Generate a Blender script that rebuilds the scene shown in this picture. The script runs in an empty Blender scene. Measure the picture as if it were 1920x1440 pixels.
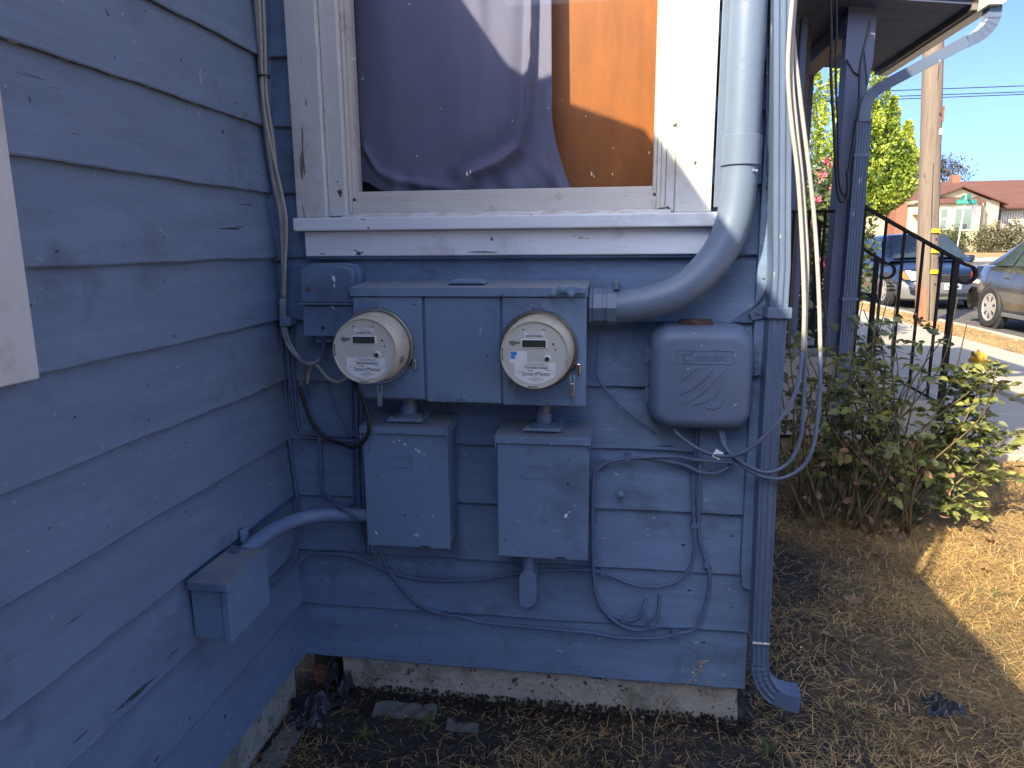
import bpy, bmesh, math, random
import numpy as np
from mathutils import Vector, Matrix

random.seed(7)
rng = np.random.default_rng(7)
R = math.radians
scene = bpy.context.scene
COL = scene.collection

# ------------------------------------------------------------------ camera
CAM = Vector((0.871, -1.74, 1.252))
YAW, PITCH, ROLL = R(8.553), R(11.003), R(-0.468)
cd = bpy.data.cameras.new('camera')
cam = bpy.data.objects.new('camera', cd)
COL.objects.link(cam)
fw = Vector((-math.sin(YAW)*math.cos(PITCH), math.cos(YAW)*math.cos(PITCH), -math.sin(PITCH)))
rt = fw.cross(Vector((0, 0, 1))).normalized()
up = rt.cross(fw)
r2 = rt*math.cos(ROLL)+up*math.sin(ROLL)
u2 = up*math.cos(ROLL)-rt*math.sin(ROLL)
cam.matrix_world = Matrix(((r2.x, u2.x, -fw.x, CAM.x), (r2.y, u2.y, -fw.y, CAM.y), (r2.z, u2.z, -fw.z, CAM.z), (0, 0, 0, 1)))
cd.sensor_width = 36.0
cd.lens = 1336.6/1920*36
cd.clip_start = 0.02
cd.clip_end = 2000
scene.camera = cam
scene.render.resolution_x, scene.render.resolution_y = 1024, 768

# ------------------------------------------------------------------ sky, sun, exposure
SUN_EL, SUN_ROT = R(38.1), R(214.6)
world = bpy.data.worlds.new('World')
scene.world = world
world.use_nodes = True
wn = world.node_tree
bg = wn.nodes['Background']
sky = wn.nodes.new('ShaderNodeTexSky')
sky.sky_type = 'NISHITA'
sky.sun_disc = False
sky.sun_elevation = SUN_EL
sky.sun_rotation = SUN_ROT
sky.air_density = 0.33
sky.dust_density = 2.8
sky.ozone_density = 6.0
wn.links.new(sky.outputs[0], bg.inputs[0])
bg.inputs[1].default_value = 0.15
sd = bpy.data.lights.new('sun', 'SUN')
sd.energy = 3.4
sd.angle = R(0.53)
sd.color = (1.0, 0.84, 0.58)
sun = bpy.data.objects.new('sun', sd)
COL.objects.link(sun)
sun_dir = Vector((0.447, 0.648, -0.617))
sun.rotation_euler = sun_dir.to_track_quat('-Z', 'Y').to_euler()
sun.location = (-6, -9, 9)
scene.view_settings.view_transform = 'Standard'
scene.view_settings.look = 'None'
scene.view_settings.gamma = 1.0
scene.view_settings.exposure = 1.93

# ------------------------------------------------------------------ material helpers
MATS = {}


def mat(name, base, rough=0.6, metal=0.0, var=0.12, scale=5.0, bump=0.15, bscale=60.0, bdist=0.003,
        stretch=(1, 1, 1), flecks=None, flecks2=None, cracks=None, dust=None, spec=0.5, coat=0.0, trans=0.0, dirt=None):
    """Painted / weathered surface. flecks=(colour, amount 0..1, scale, stretch); dust=(colour, strength) settles on upward faces;
    dirt=(colour, amount, scale)."""
    m = bpy.data.materials.new(name)
    m.use_nodes = True
    nt = m.node_tree
    N, L = nt.nodes, nt.links
    bs = N['Principled BSDF']
    tc = N.new('ShaderNodeTexCoord')
    mp = N.new('ShaderNodeMapping')
    mp.inputs['Scale'].default_value = stretch
    L.new(tc.outputs['Object'], mp.inputs['Vector'])
    n1 = N.new('ShaderNodeTexNoise')
    n1.inputs['Scale'].default_value = scale
    n1.inputs['Detail'].default_value = 6
    n1.inputs['Roughness'].default_value = 0.65
    L.new(mp.outputs[0], n1.inputs['Vector'])
    cr = N.new('ShaderNodeValToRGB')
    b = np.array(base)
    cr.color_ramp.elements[0].color = (*(b*(1-var)), 1)
    cr.color_ramp.elements[1].color = (*np.minimum(b*(1+var), 0.95), 1)
    cr.color_ramp.elements[0].position = 0.3
    cr.color_ramp.elements[1].position = 0.7
    L.new(n1.outputs['Fac'], cr.inputs['Fac'])
    col = cr.outputs['Color']

    def mixin(col, fac, c2):
        mx = N.new('ShaderNodeMix')
        mx.data_type = 'RGBA'
        L.new(fac, mx.inputs['Factor'])
        L.new(col, mx.inputs['A'])
        mx.inputs['B'].default_value = (*c2, 1)
        return mx.outputs['Result']

    def thresh(sock, lo, hi, invert=False):
        r = N.new('ShaderNodeMapRange')
        r.inputs['From Min'].default_value = lo
        r.inputs['From Max'].default_value = hi
        if invert:
            r.inputs['To Min'].default_value, r.inputs['To Max'].default_value = 1, 0
        L.new(sock, r.inputs['Value'])
        return r.outputs['Result']
    if dirt:
        n = N.new('ShaderNodeTexNoise')
        n.inputs['Scale'].default_value = dirt[2]
        n.inputs['Detail'].default_value = 8
        n.inputs['Roughness'].default_value = 0.7
        L.new(tc.outputs['Object'], n.inputs['Vector'])
        f = thresh(n.outputs['Fac'], 0.62-dirt[1]*0.25, 0.72-dirt[1]*0.15)
        k = N.new('ShaderNodeMath')
        k.operation = 'MULTIPLY'
        k.inputs[1].default_value = 0.75
        L.new(f, k.inputs[0])
        col = mixin(col, k.outputs[0], dirt[0])
    if dust:
        g = N.new('ShaderNodeNewGeometry')
        s = N.new('ShaderNodeSeparateXYZ')
        L.new(g.outputs['Normal'], s.inputs[0])
        f1 = thresh(s.outputs['Z'], 0.55, 0.95)
        n = N.new('ShaderNodeTexNoise')
        n.inputs['Scale'].default_value = 30
        n.inputs['Detail'].default_value = 5
        L.new(tc.outputs['Object'], n.inputs['Vector'])
        f2 = thresh(n.outputs['Fac'], 0.3, 0.65)
        k = N.new('ShaderNodeMath')
        k.operation = 'MULTIPLY'
        L.new(f1, k.inputs[0])
        L.new(f2, k.inputs[1])
        k2 = N.new('ShaderNodeMath')
        k2.operation = 'MULTIPLY'
        k2.inputs[1].default_value = dust[1]
        L.new(k.outputs[0], k2.inputs[0])
        col = mixin(col, k2.outputs[0], dust[0])
    for fl in (flecks, flecks2, cracks):
        if not fl:
            continue
        mp2 = N.new('ShaderNodeMapping')
        mp2.inputs['Scale'].default_value = fl[3] if len(fl) > 3 else (1, 1, 1)
        mp2.inputs['Location'].default_value = (fl[2], 3.1, 1.7)
        L.new(tc.outputs['Object'], mp2.inputs['Vector'])
        n = N.new('ShaderNodeTexNoise')
        n.inputs['Scale'].default_value = fl[2]
        n.inputs['Detail'].default_value = 3
        n.inputs['Roughness'].default_value = 0.55
        L.new(mp2.outputs[0], n.inputs['Vector'])
        lo = 0.80-0.32*fl[1]
        col = mixin(col, thresh(n.outputs['Fac'], lo, lo+0.02), fl[0])
    L.new(col, bs.inputs['Base Color'])
    bs.inputs['Roughness'].default_value = rough
    bs.inputs['Metallic'].default_value = metal
    bs.inputs['Specular IOR Level'].default_value = spec
    bs.inputs['Coat Weight'].default_value = coat
    bs.inputs['Coat Roughness'].default_value = 0.08
    if trans:
        bs.inputs['Transmission Weight'].default_value = trans
    if bump:
        n2 = N.new('ShaderNodeTexNoise')
        n2.inputs['Scale'].default_value = bscale
        n2.inputs['Detail'].default_value = 5
        n2.inputs['Roughness'].default_value = 0.6
        L.new(mp.outputs[0], n2.inputs['Vector'])
        bp = N.new('ShaderNodeBump')
        bp.inputs['Strength'].default_value = bump
        bp.inputs['Distance'].default_value = bdist
        L.new(n2.outputs['Fac'], bp.inputs['Height'])
        L.new(bp.outputs[0], bs.inputs['Normal'])
    MATS[name] = m
    return m


def leaf_mat(name, c1, c2, scale=3.0, rough=0.5, transl=0.35):
    """Leaf: two tones by position, diffuse + translucent."""
    m = bpy.data.materials.new(name)
    m.use_nodes = True
    nt = m.node_tree
    N, L = nt.nodes, nt.links
    bs = N['Principled BSDF']
    out = N['Material Output']
    tc = N.new('ShaderNodeNewGeometry')
    n1 = N.new('ShaderNodeTexNoise')
    n1.inputs['Scale'].default_value = scale
    n1.inputs['Detail'].default_value = 4
    L.new(tc.outputs['Position'], n1.inputs['Vector'])
    add = N.new('ShaderNodeMath')
    add.operation = 'ADD'
    L.new(n1.outputs['Fac'], add.inputs[0])
    sc = N.new('ShaderNodeMath')
    sc.operation = 'MULTIPLY_ADD'
    L.new(tc.outputs['Random Per Island'], sc.inputs[0])
    sc.inputs[1].default_value = 0.5
    sc.inputs[2].default_value = -0.25
    L.new(sc.outputs[0], add.inputs[1])
    cr = N.new('ShaderNodeValToRGB')
    cr.color_ramp.elements[0].color = (*c1, 1)
    cr.color_ramp.elements[1].color = (*c2, 1)
    cr.color_ramp.elements[0].position = 0.28
    cr.color_ramp.elements[1].position = 0.72
    L.new(add.outputs[0], cr.inputs['Fac'])
    L.new(cr.outputs[0], bs.inputs['Base Color'])
    bs.inputs['Roughness'].default_value = rough
    tr = N.new('ShaderNodeBsdfTranslucent')
    L.new(cr.outputs[0], tr.inputs['Color'])
    mx = N.new('ShaderNodeMixShader')
    mx.inputs[0].default_value = transl
    L.new(bs.outputs[0], mx.inputs[1])
    L.new(tr.outputs[0], mx.inputs[2])
    L.new(mx.outputs[0], out.inputs['Surface'])
    MATS[name] = m
    return m


def glass_mat(name, tint=(0.93, 0.96, 0.95), refl=1.0, rough=0.0):
    m = bpy.data.materials.new(name)
    m.use_nodes = True
    nt = m.node_tree
    N, L = nt.nodes, nt.links
    out = N['Material Output']
    N.remove(N['Principled BSDF'])
    t = N.new('ShaderNodeBsdfTransparent')
    t.inputs[0].default_value = (*tint, 1)
    g = N.new('ShaderNodeBsdfGlossy')
    g.inputs['Roughness'].default_value = rough
    fr = N.new('ShaderNodeLayerWeight')       # Schlick term, the same from both sides of the pane
    fr.inputs['Blend'].default_value = 0.5
    pw = N.new('ShaderNodeMath')
    pw.operation = 'POWER'
    pw.inputs[1].default_value = 5.0
    L.new(fr.outputs['Facing'], pw.inputs[0])
    ma = N.new('ShaderNodeMath')
    ma.operation = 'MULTIPLY_ADD'
    ma.inputs[1].default_value = 0.96
    ma.inputs[2].default_value = 0.04
    L.new(pw.outputs[0], ma.inputs[0])
    k = N.new('ShaderNodeMath')
    k.operation = 'MULTIPLY'
    k.use_clamp = True
    k.inputs[1].default_value = refl
    L.new(ma.outputs[0], k.inputs[0])
    mx = N.new('ShaderNodeMixShader')
    L.new(k.outputs[0], mx.inputs[0])
    L.new(t.outputs[0], mx.inputs[1])
    L.new(g.outputs[0], mx.inputs[2])
    L.new(mx.outputs[0], out.inputs['Surface'])
    MATS[name] = m
    return m


PAINT = (0.142, 0.218, 0.345)
mat('siding_x', PAINT, 0.62, var=0.15, scale=5, bump=0.3, bscale=26, bdist=0.004, stretch=(1, 6, 7),
    flecks=((0.34, 0.37, 0.40), 0.30, 60), flecks2=((0.025, 0.03, 0.04), 0.265, 34, (1, 1, 1.5)), cracks=((0.03, 0.035, 0.045), 0.29, 22, (0.10, 1, 2.2)), dirt=((0.085, 0.115, 0.165), 0.36, 6), spec=0.35)
mat('siding_y', (0.158, 0.222, 0.325), 0.6, var=0.12, scale=4, bump=0.28, bscale=26, bdist=0.004, stretch=(6, 1, 7),
    flecks=((0.34, 0.37, 0.40), 0.28, 60), flecks2=((0.035, 0.04, 0.05), 0.25, 30, (1, 1, 1.5)), cracks=((0.03, 0.035, 0.045), 0.275, 20, (1, 0.10, 2.2)), dirt=((0.105, 0.14, 0.19), 0.28, 3.5), spec=0.35)
mat('board_edge', (0.16, 0.15, 0.13), 0.9, var=0.5, scale=40, bump=0.5, bscale=90, flecks=((0.62, 0.58, 0.50), 0.52, 34, (1, 1, 1)), dirt=((0.015, 0.014, 0.012), 0.8, 16))
mat('box_paint', (0.150, 0.232, 0.362), 0.5, var=0.10, scale=6, bump=0.06, bscale=140, bdist=0.001,
    flecks=((0.42, 0.45, 0.48), 0.29, 42), flecks2=((0.03, 0.028, 0.028), 0.29, 60), cracks=((0.085, 0.11, 0.16), 0.40, 9, (1, 1, 0.25)), dirt=((0.10, 0.13, 0.19), 0.4, 5), dust=((0.27, 0.25, 0.22), 0.9), spec=0.5)
mat('conduit_paint', (0.124, 0.172, 0.255), 0.42, var=0.06, scale=9, bump=0.35, bscale=70, bdist=0.002)
mat('downspout_paint', (0.091, 0.130, 0.210), 0.38, var=0.10, scale=7, bump=0.12, bscale=60, flecks=((0.45, 0.46, 0.46), 0.33, 28, (1, 1, 0.3)), spec=0.6)
mat('pipe_paint', (0.167, 0.245, 0.377), 0.45, var=0.10, scale=12, bump=0.15, bscale=90, flecks=((0.42, 0.45, 0.48), 0.29, 50))
mat('box_plastic', (0.107, 0.152, 0.239), 0.5, var=0.06, scale=9, bump=0.05, bscale=160, flecks=((0.42, 0.45, 0.48), 0.27, 60), dirt=((0.10, 0.125, 0.175), 0.35, 7))
mat('cable_painted', (0.098, 0.138, 0.235), 0.6, var=0.2, scale=20, bump=0.1, flecks=((0.4, 0.42, 0.44), 0.2, 60))
mat('cable_grey', (0.078, 0.103, 0.171), 0.5, var=0.12, scale=20, bump=0.05)
mat('cable_white', (0.36, 0.35, 0.31), 0.55, var=0.14, scale=14, bump=0.06, flecks=((0.06, 0.06, 0.06), 0.22, 60))
mat('cable_black', (0.018, 0.018, 0.020), 0.45, var=0.3, scale=20, bump=0.05)
mat('cable_dusty', (0.24, 0.25, 0.28), 0.4, var=0.55, scale=30, bump=0.1)
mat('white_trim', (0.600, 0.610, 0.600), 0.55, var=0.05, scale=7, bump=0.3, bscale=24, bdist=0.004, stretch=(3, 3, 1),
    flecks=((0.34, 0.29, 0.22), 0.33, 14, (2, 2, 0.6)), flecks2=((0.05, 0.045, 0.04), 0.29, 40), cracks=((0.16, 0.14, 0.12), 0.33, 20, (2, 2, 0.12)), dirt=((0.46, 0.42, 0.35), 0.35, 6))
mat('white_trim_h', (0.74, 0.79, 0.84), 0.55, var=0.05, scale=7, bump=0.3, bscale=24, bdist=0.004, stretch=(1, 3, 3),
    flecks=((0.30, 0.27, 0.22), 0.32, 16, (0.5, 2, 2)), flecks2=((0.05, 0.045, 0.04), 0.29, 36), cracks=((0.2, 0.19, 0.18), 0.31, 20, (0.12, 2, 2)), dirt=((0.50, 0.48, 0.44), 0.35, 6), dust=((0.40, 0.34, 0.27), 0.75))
mat('vinyl_frame', (0.600, 0.576, 0.528), 0.4, var=0.05, scale=10, bump=0.04, dirt=((0.25, 0.21, 0.16), 0.2, 12))
mat('caulk_gap', (0.02, 0.018, 0.016), 0.9, var=0.4, scale=30)
mat('concrete_old', (0.420, 0.395, 0.330), 0.92, var=0.18, scale=9, bump=0.7, bscale=70, bdist=0.006,
    flecks=((0.09, 0.08, 0.06), 0.50, 34), flecks2=((0.08, 0.07, 0.05), 0.46, 75), dirt=((0.14, 0.125, 0.09), 0.6, 9))
mat('concrete', (0.324, 0.300, 0.258), 0.9, var=0.10, scale=1.6, bump=0.3, bscale=90, dirt=((0.30, 0.27, 0.23), 0.4, 2.5))
mat('asphalt', (0.075, 0.07, 0.067), 0.9, var=0.15, scale=1.2, bump=0.3, bscale=120, dirt=((0.15, 0.14, 0.125), 0.5, 0.7))
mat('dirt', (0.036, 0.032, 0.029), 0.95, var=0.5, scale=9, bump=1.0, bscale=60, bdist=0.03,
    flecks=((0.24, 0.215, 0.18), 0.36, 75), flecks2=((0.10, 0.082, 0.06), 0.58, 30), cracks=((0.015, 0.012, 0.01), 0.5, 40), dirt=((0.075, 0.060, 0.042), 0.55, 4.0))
def blend_ground():
    """Bare dark soil by the wall turning into straw-littered lawn farther out."""
    m = MATS['dirt']
    nt = m.node_tree
    N, L = nt.nodes, nt.links
    bs = N['Principled BSDF']
    src = bs.inputs['Base Color'].links[0].from_socket
    tc = N.new('ShaderNodeTexCoord')
    sx = N.new('ShaderNodeSeparateXYZ')
    L.new(tc.outputs['Object'], sx.inputs[0])
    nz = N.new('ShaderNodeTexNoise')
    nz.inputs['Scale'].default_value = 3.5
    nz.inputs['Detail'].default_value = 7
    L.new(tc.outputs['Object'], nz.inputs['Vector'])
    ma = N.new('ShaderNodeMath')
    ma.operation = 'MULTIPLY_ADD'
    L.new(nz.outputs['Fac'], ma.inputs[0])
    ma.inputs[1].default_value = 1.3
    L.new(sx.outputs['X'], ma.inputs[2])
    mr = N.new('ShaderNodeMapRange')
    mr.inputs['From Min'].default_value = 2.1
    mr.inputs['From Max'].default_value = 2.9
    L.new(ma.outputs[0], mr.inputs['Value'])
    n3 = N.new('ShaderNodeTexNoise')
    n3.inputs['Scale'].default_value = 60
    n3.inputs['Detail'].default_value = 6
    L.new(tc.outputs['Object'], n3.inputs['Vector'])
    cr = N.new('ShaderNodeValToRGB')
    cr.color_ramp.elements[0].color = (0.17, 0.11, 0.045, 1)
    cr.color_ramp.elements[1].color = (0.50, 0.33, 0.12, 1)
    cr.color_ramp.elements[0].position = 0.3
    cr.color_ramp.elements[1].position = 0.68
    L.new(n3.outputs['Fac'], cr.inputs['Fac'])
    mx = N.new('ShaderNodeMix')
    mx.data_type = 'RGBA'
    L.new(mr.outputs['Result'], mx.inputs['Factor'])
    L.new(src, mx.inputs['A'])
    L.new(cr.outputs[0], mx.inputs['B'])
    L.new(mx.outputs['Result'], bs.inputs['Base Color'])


blend_ground()
mat('straw_ground', (0.28, 0.185, 0.08), 0.95, var=0.4, scale=6, bump=0.6, bscale=60, bdist=0.02)
mat('meter_plastic', (0.600, 0.564, 0.444), 0.35, var=0.08, scale=10, bump=0.03, dirt=((0.30, 0.25, 0.16), 0.3, 14), dust=((0.45, 0.38, 0.25), 0.5))
mat('meter_face', (0.564, 0.576, 0.516), 0.5, var=0.04, scale=20, bump=0.03)
mat('label_white', (0.792, 0.816, 0.816), 0.5, var=0.04, scale=20, bump=0)
mat('label_blue', (0.05, 0.28, 0.62), 0.5, var=0.25, scale=60, bump=0)
mat('ink', (0.03, 0.03, 0.032), 0.6, var=0.1, bump=0)
mat('lcd', (0.045, 0.052, 0.045), 0.25, var=0.35, scale=60, bump=0)
mat('smudge', (0.17, 0.17, 0.15), 0.6, var=0.3, scale=60, bump=0)
mat('steel_ring', (0.62, 0.60, 0.58), 0.2, 1.0, var=0.12, scale=14, bump=0.05, dirt=((0.20, 0.14, 0.09), 0.2, 18))
mat('steel', (0.50, 0.50, 0.50), 0.32, 0.9, var=0.15, scale=20, bump=0.05)
mat('rusty_scrap', (0.085, 0.050, 0.038), 0.9, var=0.5, scale=30, bump=0.6, bscale=90, flecks=((0.35, 0.32, 0.28), 0.4, 40))
mat('rust', (0.16, 0.075, 0.045), 0.9, var=0.5, scale=30, bump=0.6, bscale=90)
mat('curtain_cloth', (0.165, 0.168, 0.245), 0.85, var=0.07, scale=7, bump=0.25, bscale=500, bdist=0.0006, spec=0.15)
mat('orange_ply', (0.294, 0.092, 0.011), 0.5, var=0.22, scale=4, bump=0.1, bscale=30, stretch=(5, 1, 1),
    flecks=((0.10, 0.05, 0.02), 0.16, 18, (1, 1, 0.5)), flecks2=((0.72, 0.55, 0.36), 0.15, 40))
mat('interior', (0.07, 0.06, 0.055), 0.9, var=0.1, bump=0)
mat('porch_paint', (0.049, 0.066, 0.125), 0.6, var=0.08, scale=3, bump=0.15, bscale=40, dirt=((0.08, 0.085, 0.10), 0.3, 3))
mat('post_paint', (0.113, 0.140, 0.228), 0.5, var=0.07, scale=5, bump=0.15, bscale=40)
mat('brown_trim', (0.150, 0.130, 0.115), 0.7, var=0.15, scale=6, bump=0.2)
mat('gutter_white', (0.66, 0.63, 0.56), 0.5, var=0.06, scale=6, bump=0.06)
mat('iron_black', (0.014, 0.012, 0.013), 0.7, var=0.3, scale=20, bump=0.1, flecks=((0.10, 0.045, 0.025), 0.3, 40), spec=0.15)
mat('roof_shingle', (0.10, 0.09, 0.085), 0.95, var=0.25, scale=10, bump=0.6, bscale=40)
mat('pole_wood', (0.165, 0.13, 0.10), 0.9, var=0.22, scale=5, bump=0.6, bscale=14, bdist=0.02, stretch=(5, 5, 0.25),
    flecks=((0.06, 0.045, 0.035), 0.42, 9, (3, 3, 0.18)))
mat('pole_stain', (0.20, 0.105, 0.06), 0.9, var=0.25, scale=6, bump=0.4, bscale=20, stretch=(4, 4, 0.4))
mat('yellow_plastic', (0.80, 0.48, 0.02), 0.45, var=0.06, scale=12, bump=0.03)
mat('brick_red', (0.24, 0.10, 0.062), 0.9, var=0.3, scale=20, bump=0.4)
mat('plastic_black', (0.022, 0.026, 0.034), 0.35, var=0.3, scale=18, bump=0.3, bscale=40)
mat('plastic_grey', (0.10, 0.10, 0.125), 0.5, var=0.2, scale=18, bump=0.3, bscale=40)
mat('stone', (0.140, 0.140, 0.125), 0.9, var=0.2, scale=20, bump=0.5, bscale=60)
mat('stucco_cream', (0.48, 0.41, 0.26), 0.9, var=0.04, scale=1.5, bump=0.2)
mat('roof_red', (0.10, 0.044, 0.033), 0.95, var=0.14, scale=1.5, bump=0.3, bscale=12)
mat('white_far', (0.60, 0.57, 0.48), 0.7, var=0.05, bump=0.05)
mat('garage_white', (0.34, 0.315, 0.26), 0.7, var=0.05, bump=0.05)
mat('window_far', (0.14, 0.19, 0.165), 0.3, var=0.15, scale=0.6, bump=0)
mat('window_dark', (0.05, 0.055, 0.065), 0.12, var=0.3, scale=1.0, bump=0)
mat('sign_green', (0.010, 0.20, 0.135), 0.45, var=0.08, bump=0)
mat('sign_letter', (0.10, 0.32, 0.25), 0.5, var=0.1, bump=0)
mat('sign_back', (0.30, 0.31, 0.31), 0.4, 0.5, var=0.08, bump=0)
mat('car_blue', (0.010, 0.016, 0.038), 0.18, 0.0, var=0.1, scale=2, bump=0, coat=1.0)
mat('car_grey', (0.030, 0.028, 0.026), 0.22, 0.0, var=0.1, scale=2, bump=0, coat=1.0, dirt=((0.07, 0.06, 0.05), 0.3, 2))
mat('car_trim_and_reflection', (0.156, 0.156, 0.150), 0.35, 0.3, var=0.08, scale=2, bump=0)  # silver sill trim; on the blue car's bumper the grey stands for reflections
mat('car_glass', (0.030, 0.045, 0.060), 0.06, 0.0, var=0.2, scale=2, bump=0, spec=0.8)
mat('rubber', (0.022, 0.021, 0.020), 0.8, var=0.2, bump=0.1)
mat('rim_alloy', (0.58, 0.56, 0.52), 0.35, 0.6, var=0.08, bump=0)
mat('chrome', (0.75, 0.75, 0.75), 0.12, 1.0, var=0.03, bump=0)
mat('lamp_clear', (0.62, 0.56, 0.50), 0.12, 0.0, var=0.25, scale=14, bump=0, coat=0.6)
mat('lamp_amber', (0.42, 0.17, 0.06), 0.2, var=0.25, scale=10, bump=0, coat=0.6)
mat('lamp_red', (0.40, 0.055, 0.03), 0.2, var=0.25, scale=10, bump=0, coat=0.6)
mat('plate_white', (0.70, 0.70, 0.68), 0.5, var=0.05, bump=0)
mat('bark', (0.10, 0.075, 0.055), 0.9, var=0.3, scale=12, bump=0.5, bscale=40)
mat('stem_green', (0.11, 0.085, 0.04), 0.6, var=0.35, scale=12, bump=0.1)
mat('petal_yellow', (0.62, 0.44, 0.08), 0.6, var=0.14, scale=30, bump=0.05)
mat('petal_pink', (0.72, 0.10, 0.20), 0.6, var=0.25, scale=30, bump=0.05)
leaf_mat('rose_leaf', (0.060, 0.085, 0.036), (0.29, 0.31, 0.085), 9, 0.5, 0.3)
leaf_mat('tree_leaf', (0.08, 0.17, 0.03), (0.56, 0.63, 0.09), 1.8, 0.5, 0.45)
leaf_mat('shrub_leaf', (0.028, 0.055, 0.022), (0.11, 0.14, 0.045), 3, 0.5, 0.3)
leaf_mat('dry_shrub', (0.06, 0.065, 0.032), (0.17, 0.155, 0.085), 2.5, 0.6, 0.25)
leaf_mat('far_tree', (0.04, 0.04, 0.025), (0.10, 0.085, 0.05), 2.5, 0.6, 0.25)
leaf_mat('straw', (0.24, 0.165, 0.078), (0.72, 0.50, 0.20), 2.2, 0.7, 0.25)
leaf_mat('grass_green', (0.045, 0.075, 0.022), (0.13, 0.15, 0.045), 6, 0.6, 0.25)
leaf_mat('dead_leaf', (0.11, 0.060, 0.032), (0.30, 0.18, 0.10), 14, 0.7, 0.2)
glass_mat('window_glass', (0.95, 0.96, 0.97), 0.38)
glass_mat('meter_glass', (0.93, 0.95, 0.93), 0.9, 0.05)

# ------------------------------------------------------------------ object helpers
ORG = {}


def empty(name, loc, label, cat, group=None):
    o = bpy.data.objects.new(name, None)
    COL.objects.link(o)
    o.location = loc
    o.empty_display_size = 0.05
    ORG[o.name] = Vector(loc)
    o['label'], o['category'] = label, cat
    if group:
        o['group'] = group
    return o


def base_of(o):
    v = Vector((0, 0, 0))
    while o is not None:
        v = v+Vector(o.location)
        o = o.parent
    return v


def link(name, me, m=None, parent=None, loc=None):
    """me has world coordinates; loc moves the origin there for a top-level mesh."""
    o = bpy.data.objects.new(name, me)
    COL.objects.link(o)
    if m is not None and len(me.materials) == 0:
        me.materials.append(MATS[m] if isinstance(m, str) else m)
    if parent is not None:
        o.parent = parent
        p = parent
        off = Vector((0, 0, 0))
        while p is not None:
            off += p.location
            p = p.parent
        o.matrix_parent_inverse = Matrix.Translation(-off)
        if parent.parent is not None:      # parts sit at the origin with a shifted parent inverse
            o.matrix_parent_inverse = Matrix.Identity(4)
    elif loc is not None:
        me.transform(Matrix.Translation(-Vector(loc)))
        o.location = loc
    return o


def tag(o, label, cat, group=None):
    o['label'], o['category'] = label, cat
    if group:
        o['group'] = group
    return o


def struct(o):
    o['kind'] = 'structure'
    return o


def stuff(o):
    o['kind'] = 'stuff'
    return o


def mesh(name, v, f, smooth=False):
    me = bpy.data.meshes.new(name)
    me.from_pydata([tuple(map(float, a)) for a in v], [], f)
    me.update()
    if smooth:
        me.polygons.foreach_set('use_smooth', [True]*len(me.polygons))
    return me


def bm_mesh(bm, name, smooth=False, angle=None):
    me = bpy.data.meshes.new(name)
    bmesh.ops.recalc_face_normals(bm, faces=bm.faces)
    bm.to_mesh(me)
    bm.free()
    if smooth:
        me.polygons.foreach_set('use_smooth', [True]*len(me.polygons))
        if angle is not None:
            me.set_sharp_from_angle(angle=angle)
    return me


def add_box(bm, x0, x1, y0, y1, z0, z1, bev=0.0, seg=2, rot=None, piv=None):
    r = bmesh.ops.create_cube(bm, size=1)
    vs = r['verts']
    for v in vs:
        v.co = Vector((x0+(v.co.x+.5)*(x1-x0), y0+(v.co.y+.5)*(y1-y0), z0+(v.co.z+.5)*(z1-z0)))
    if bev > 0:
        es = list({e for v in vs for e in v.link_edges})
        g = bmesh.ops.bevel(bm, geom=es, offset=bev, segments=seg, affect='EDGES', profile=0.5)
        vs = list({v for f in g['faces'] for v in f.verts} | {v for v in vs if v.is_valid})
    if rot is not None:
        bmesh.ops.rotate(bm, verts=vs, cent=piv, matrix=rot)
    return vs


def box(name, x0, x1, y0, y1, z0, z1, m, parent=None, bev=0.002, loc=None, rot=None, piv=None, seg=2):
    bm = bmesh.new()
    add_box(bm, min(x0, x1), max(x0, x1), min(y0, y1), max(y0, y1), min(z0, z1), max(z0, z1), bev, seg, rot, piv)
    return link(name, bm_mesh(bm, name), m, parent, loc)


def smooth_path(pts, n=6):
    P = [Vector(p) for p in pts]
    if len(P) < 3:
        return P
    P = [P[0]*2-P[1]]+P+[P[-1]*2-P[-2]]
    out = []
    for i in range(1, len(P)-2):
        a, b, c, d = P[i-1], P[i], P[i+1], P[i+2]
        for k in range(n):
            t = k/n
            out.append(0.5*((2*b)+(c-a)*t+(2*a-5*b+4*c-d)*t*t+(3*b-a-3*c+d)*t*t*t))
    out.append(P[-2])
    return out


def tube_geo(path, r, seg=8, prof=None, caps=True, upv=Vector((0, 0, 1)), twist0=None):
    """Sweep a round (or given) profile. r may be a list. prof = list of (a, b) offsets along side / up."""
    n = len(path)
    rs = r if isinstance(r, (list, tuple)) else [r]*n
    if prof is None:
        prof = [(math.cos(2*math.pi*k/seg), math.sin(2*math.pi*k/seg)) for k in range(seg)]
    m = len(prof)
    V, F = [], []
    t0 = (path[1]-path[0]).normalized()
    if twist0 is not None:
        side = Vector(twist0)
    else:
        ref = upv if abs(t0.dot(upv)) < 0.95 else Vector((0, -1, 0))
        side = t0.cross(ref)
    side = (side-t0*side.dot(t0)).normalized()
    prev = t0
    for i in range(n):
        t = (path[min(i+1, n-1)]-path[max(i-1, 0)])
        t = t.normalized() if t.length > 1e-9 else prev
        ax = prev.cross(t)
        if ax.length > 1e-7:
            side = Matrix.Rotation(prev.angle(t), 3, ax.normalized()) @ side
        side = (side-t*side.dot(t)).normalized()
        u = side.cross(t)
        prev = t
        for a, b in prof:
            V.append(path[i]+(side*a+u*b)*rs[i])
    for i in range(n-1):
        for k in range(m):
            F.append((i*m+k, i*m+(k+1) % m, (i+1)*m+(k+1) % m, (i+1)*m+k))
    if caps:
        F.append(tuple(range(m))[::-1])
        F.append(tuple((n-1)*m+k for k in range(m)))
    return V, F


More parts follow.
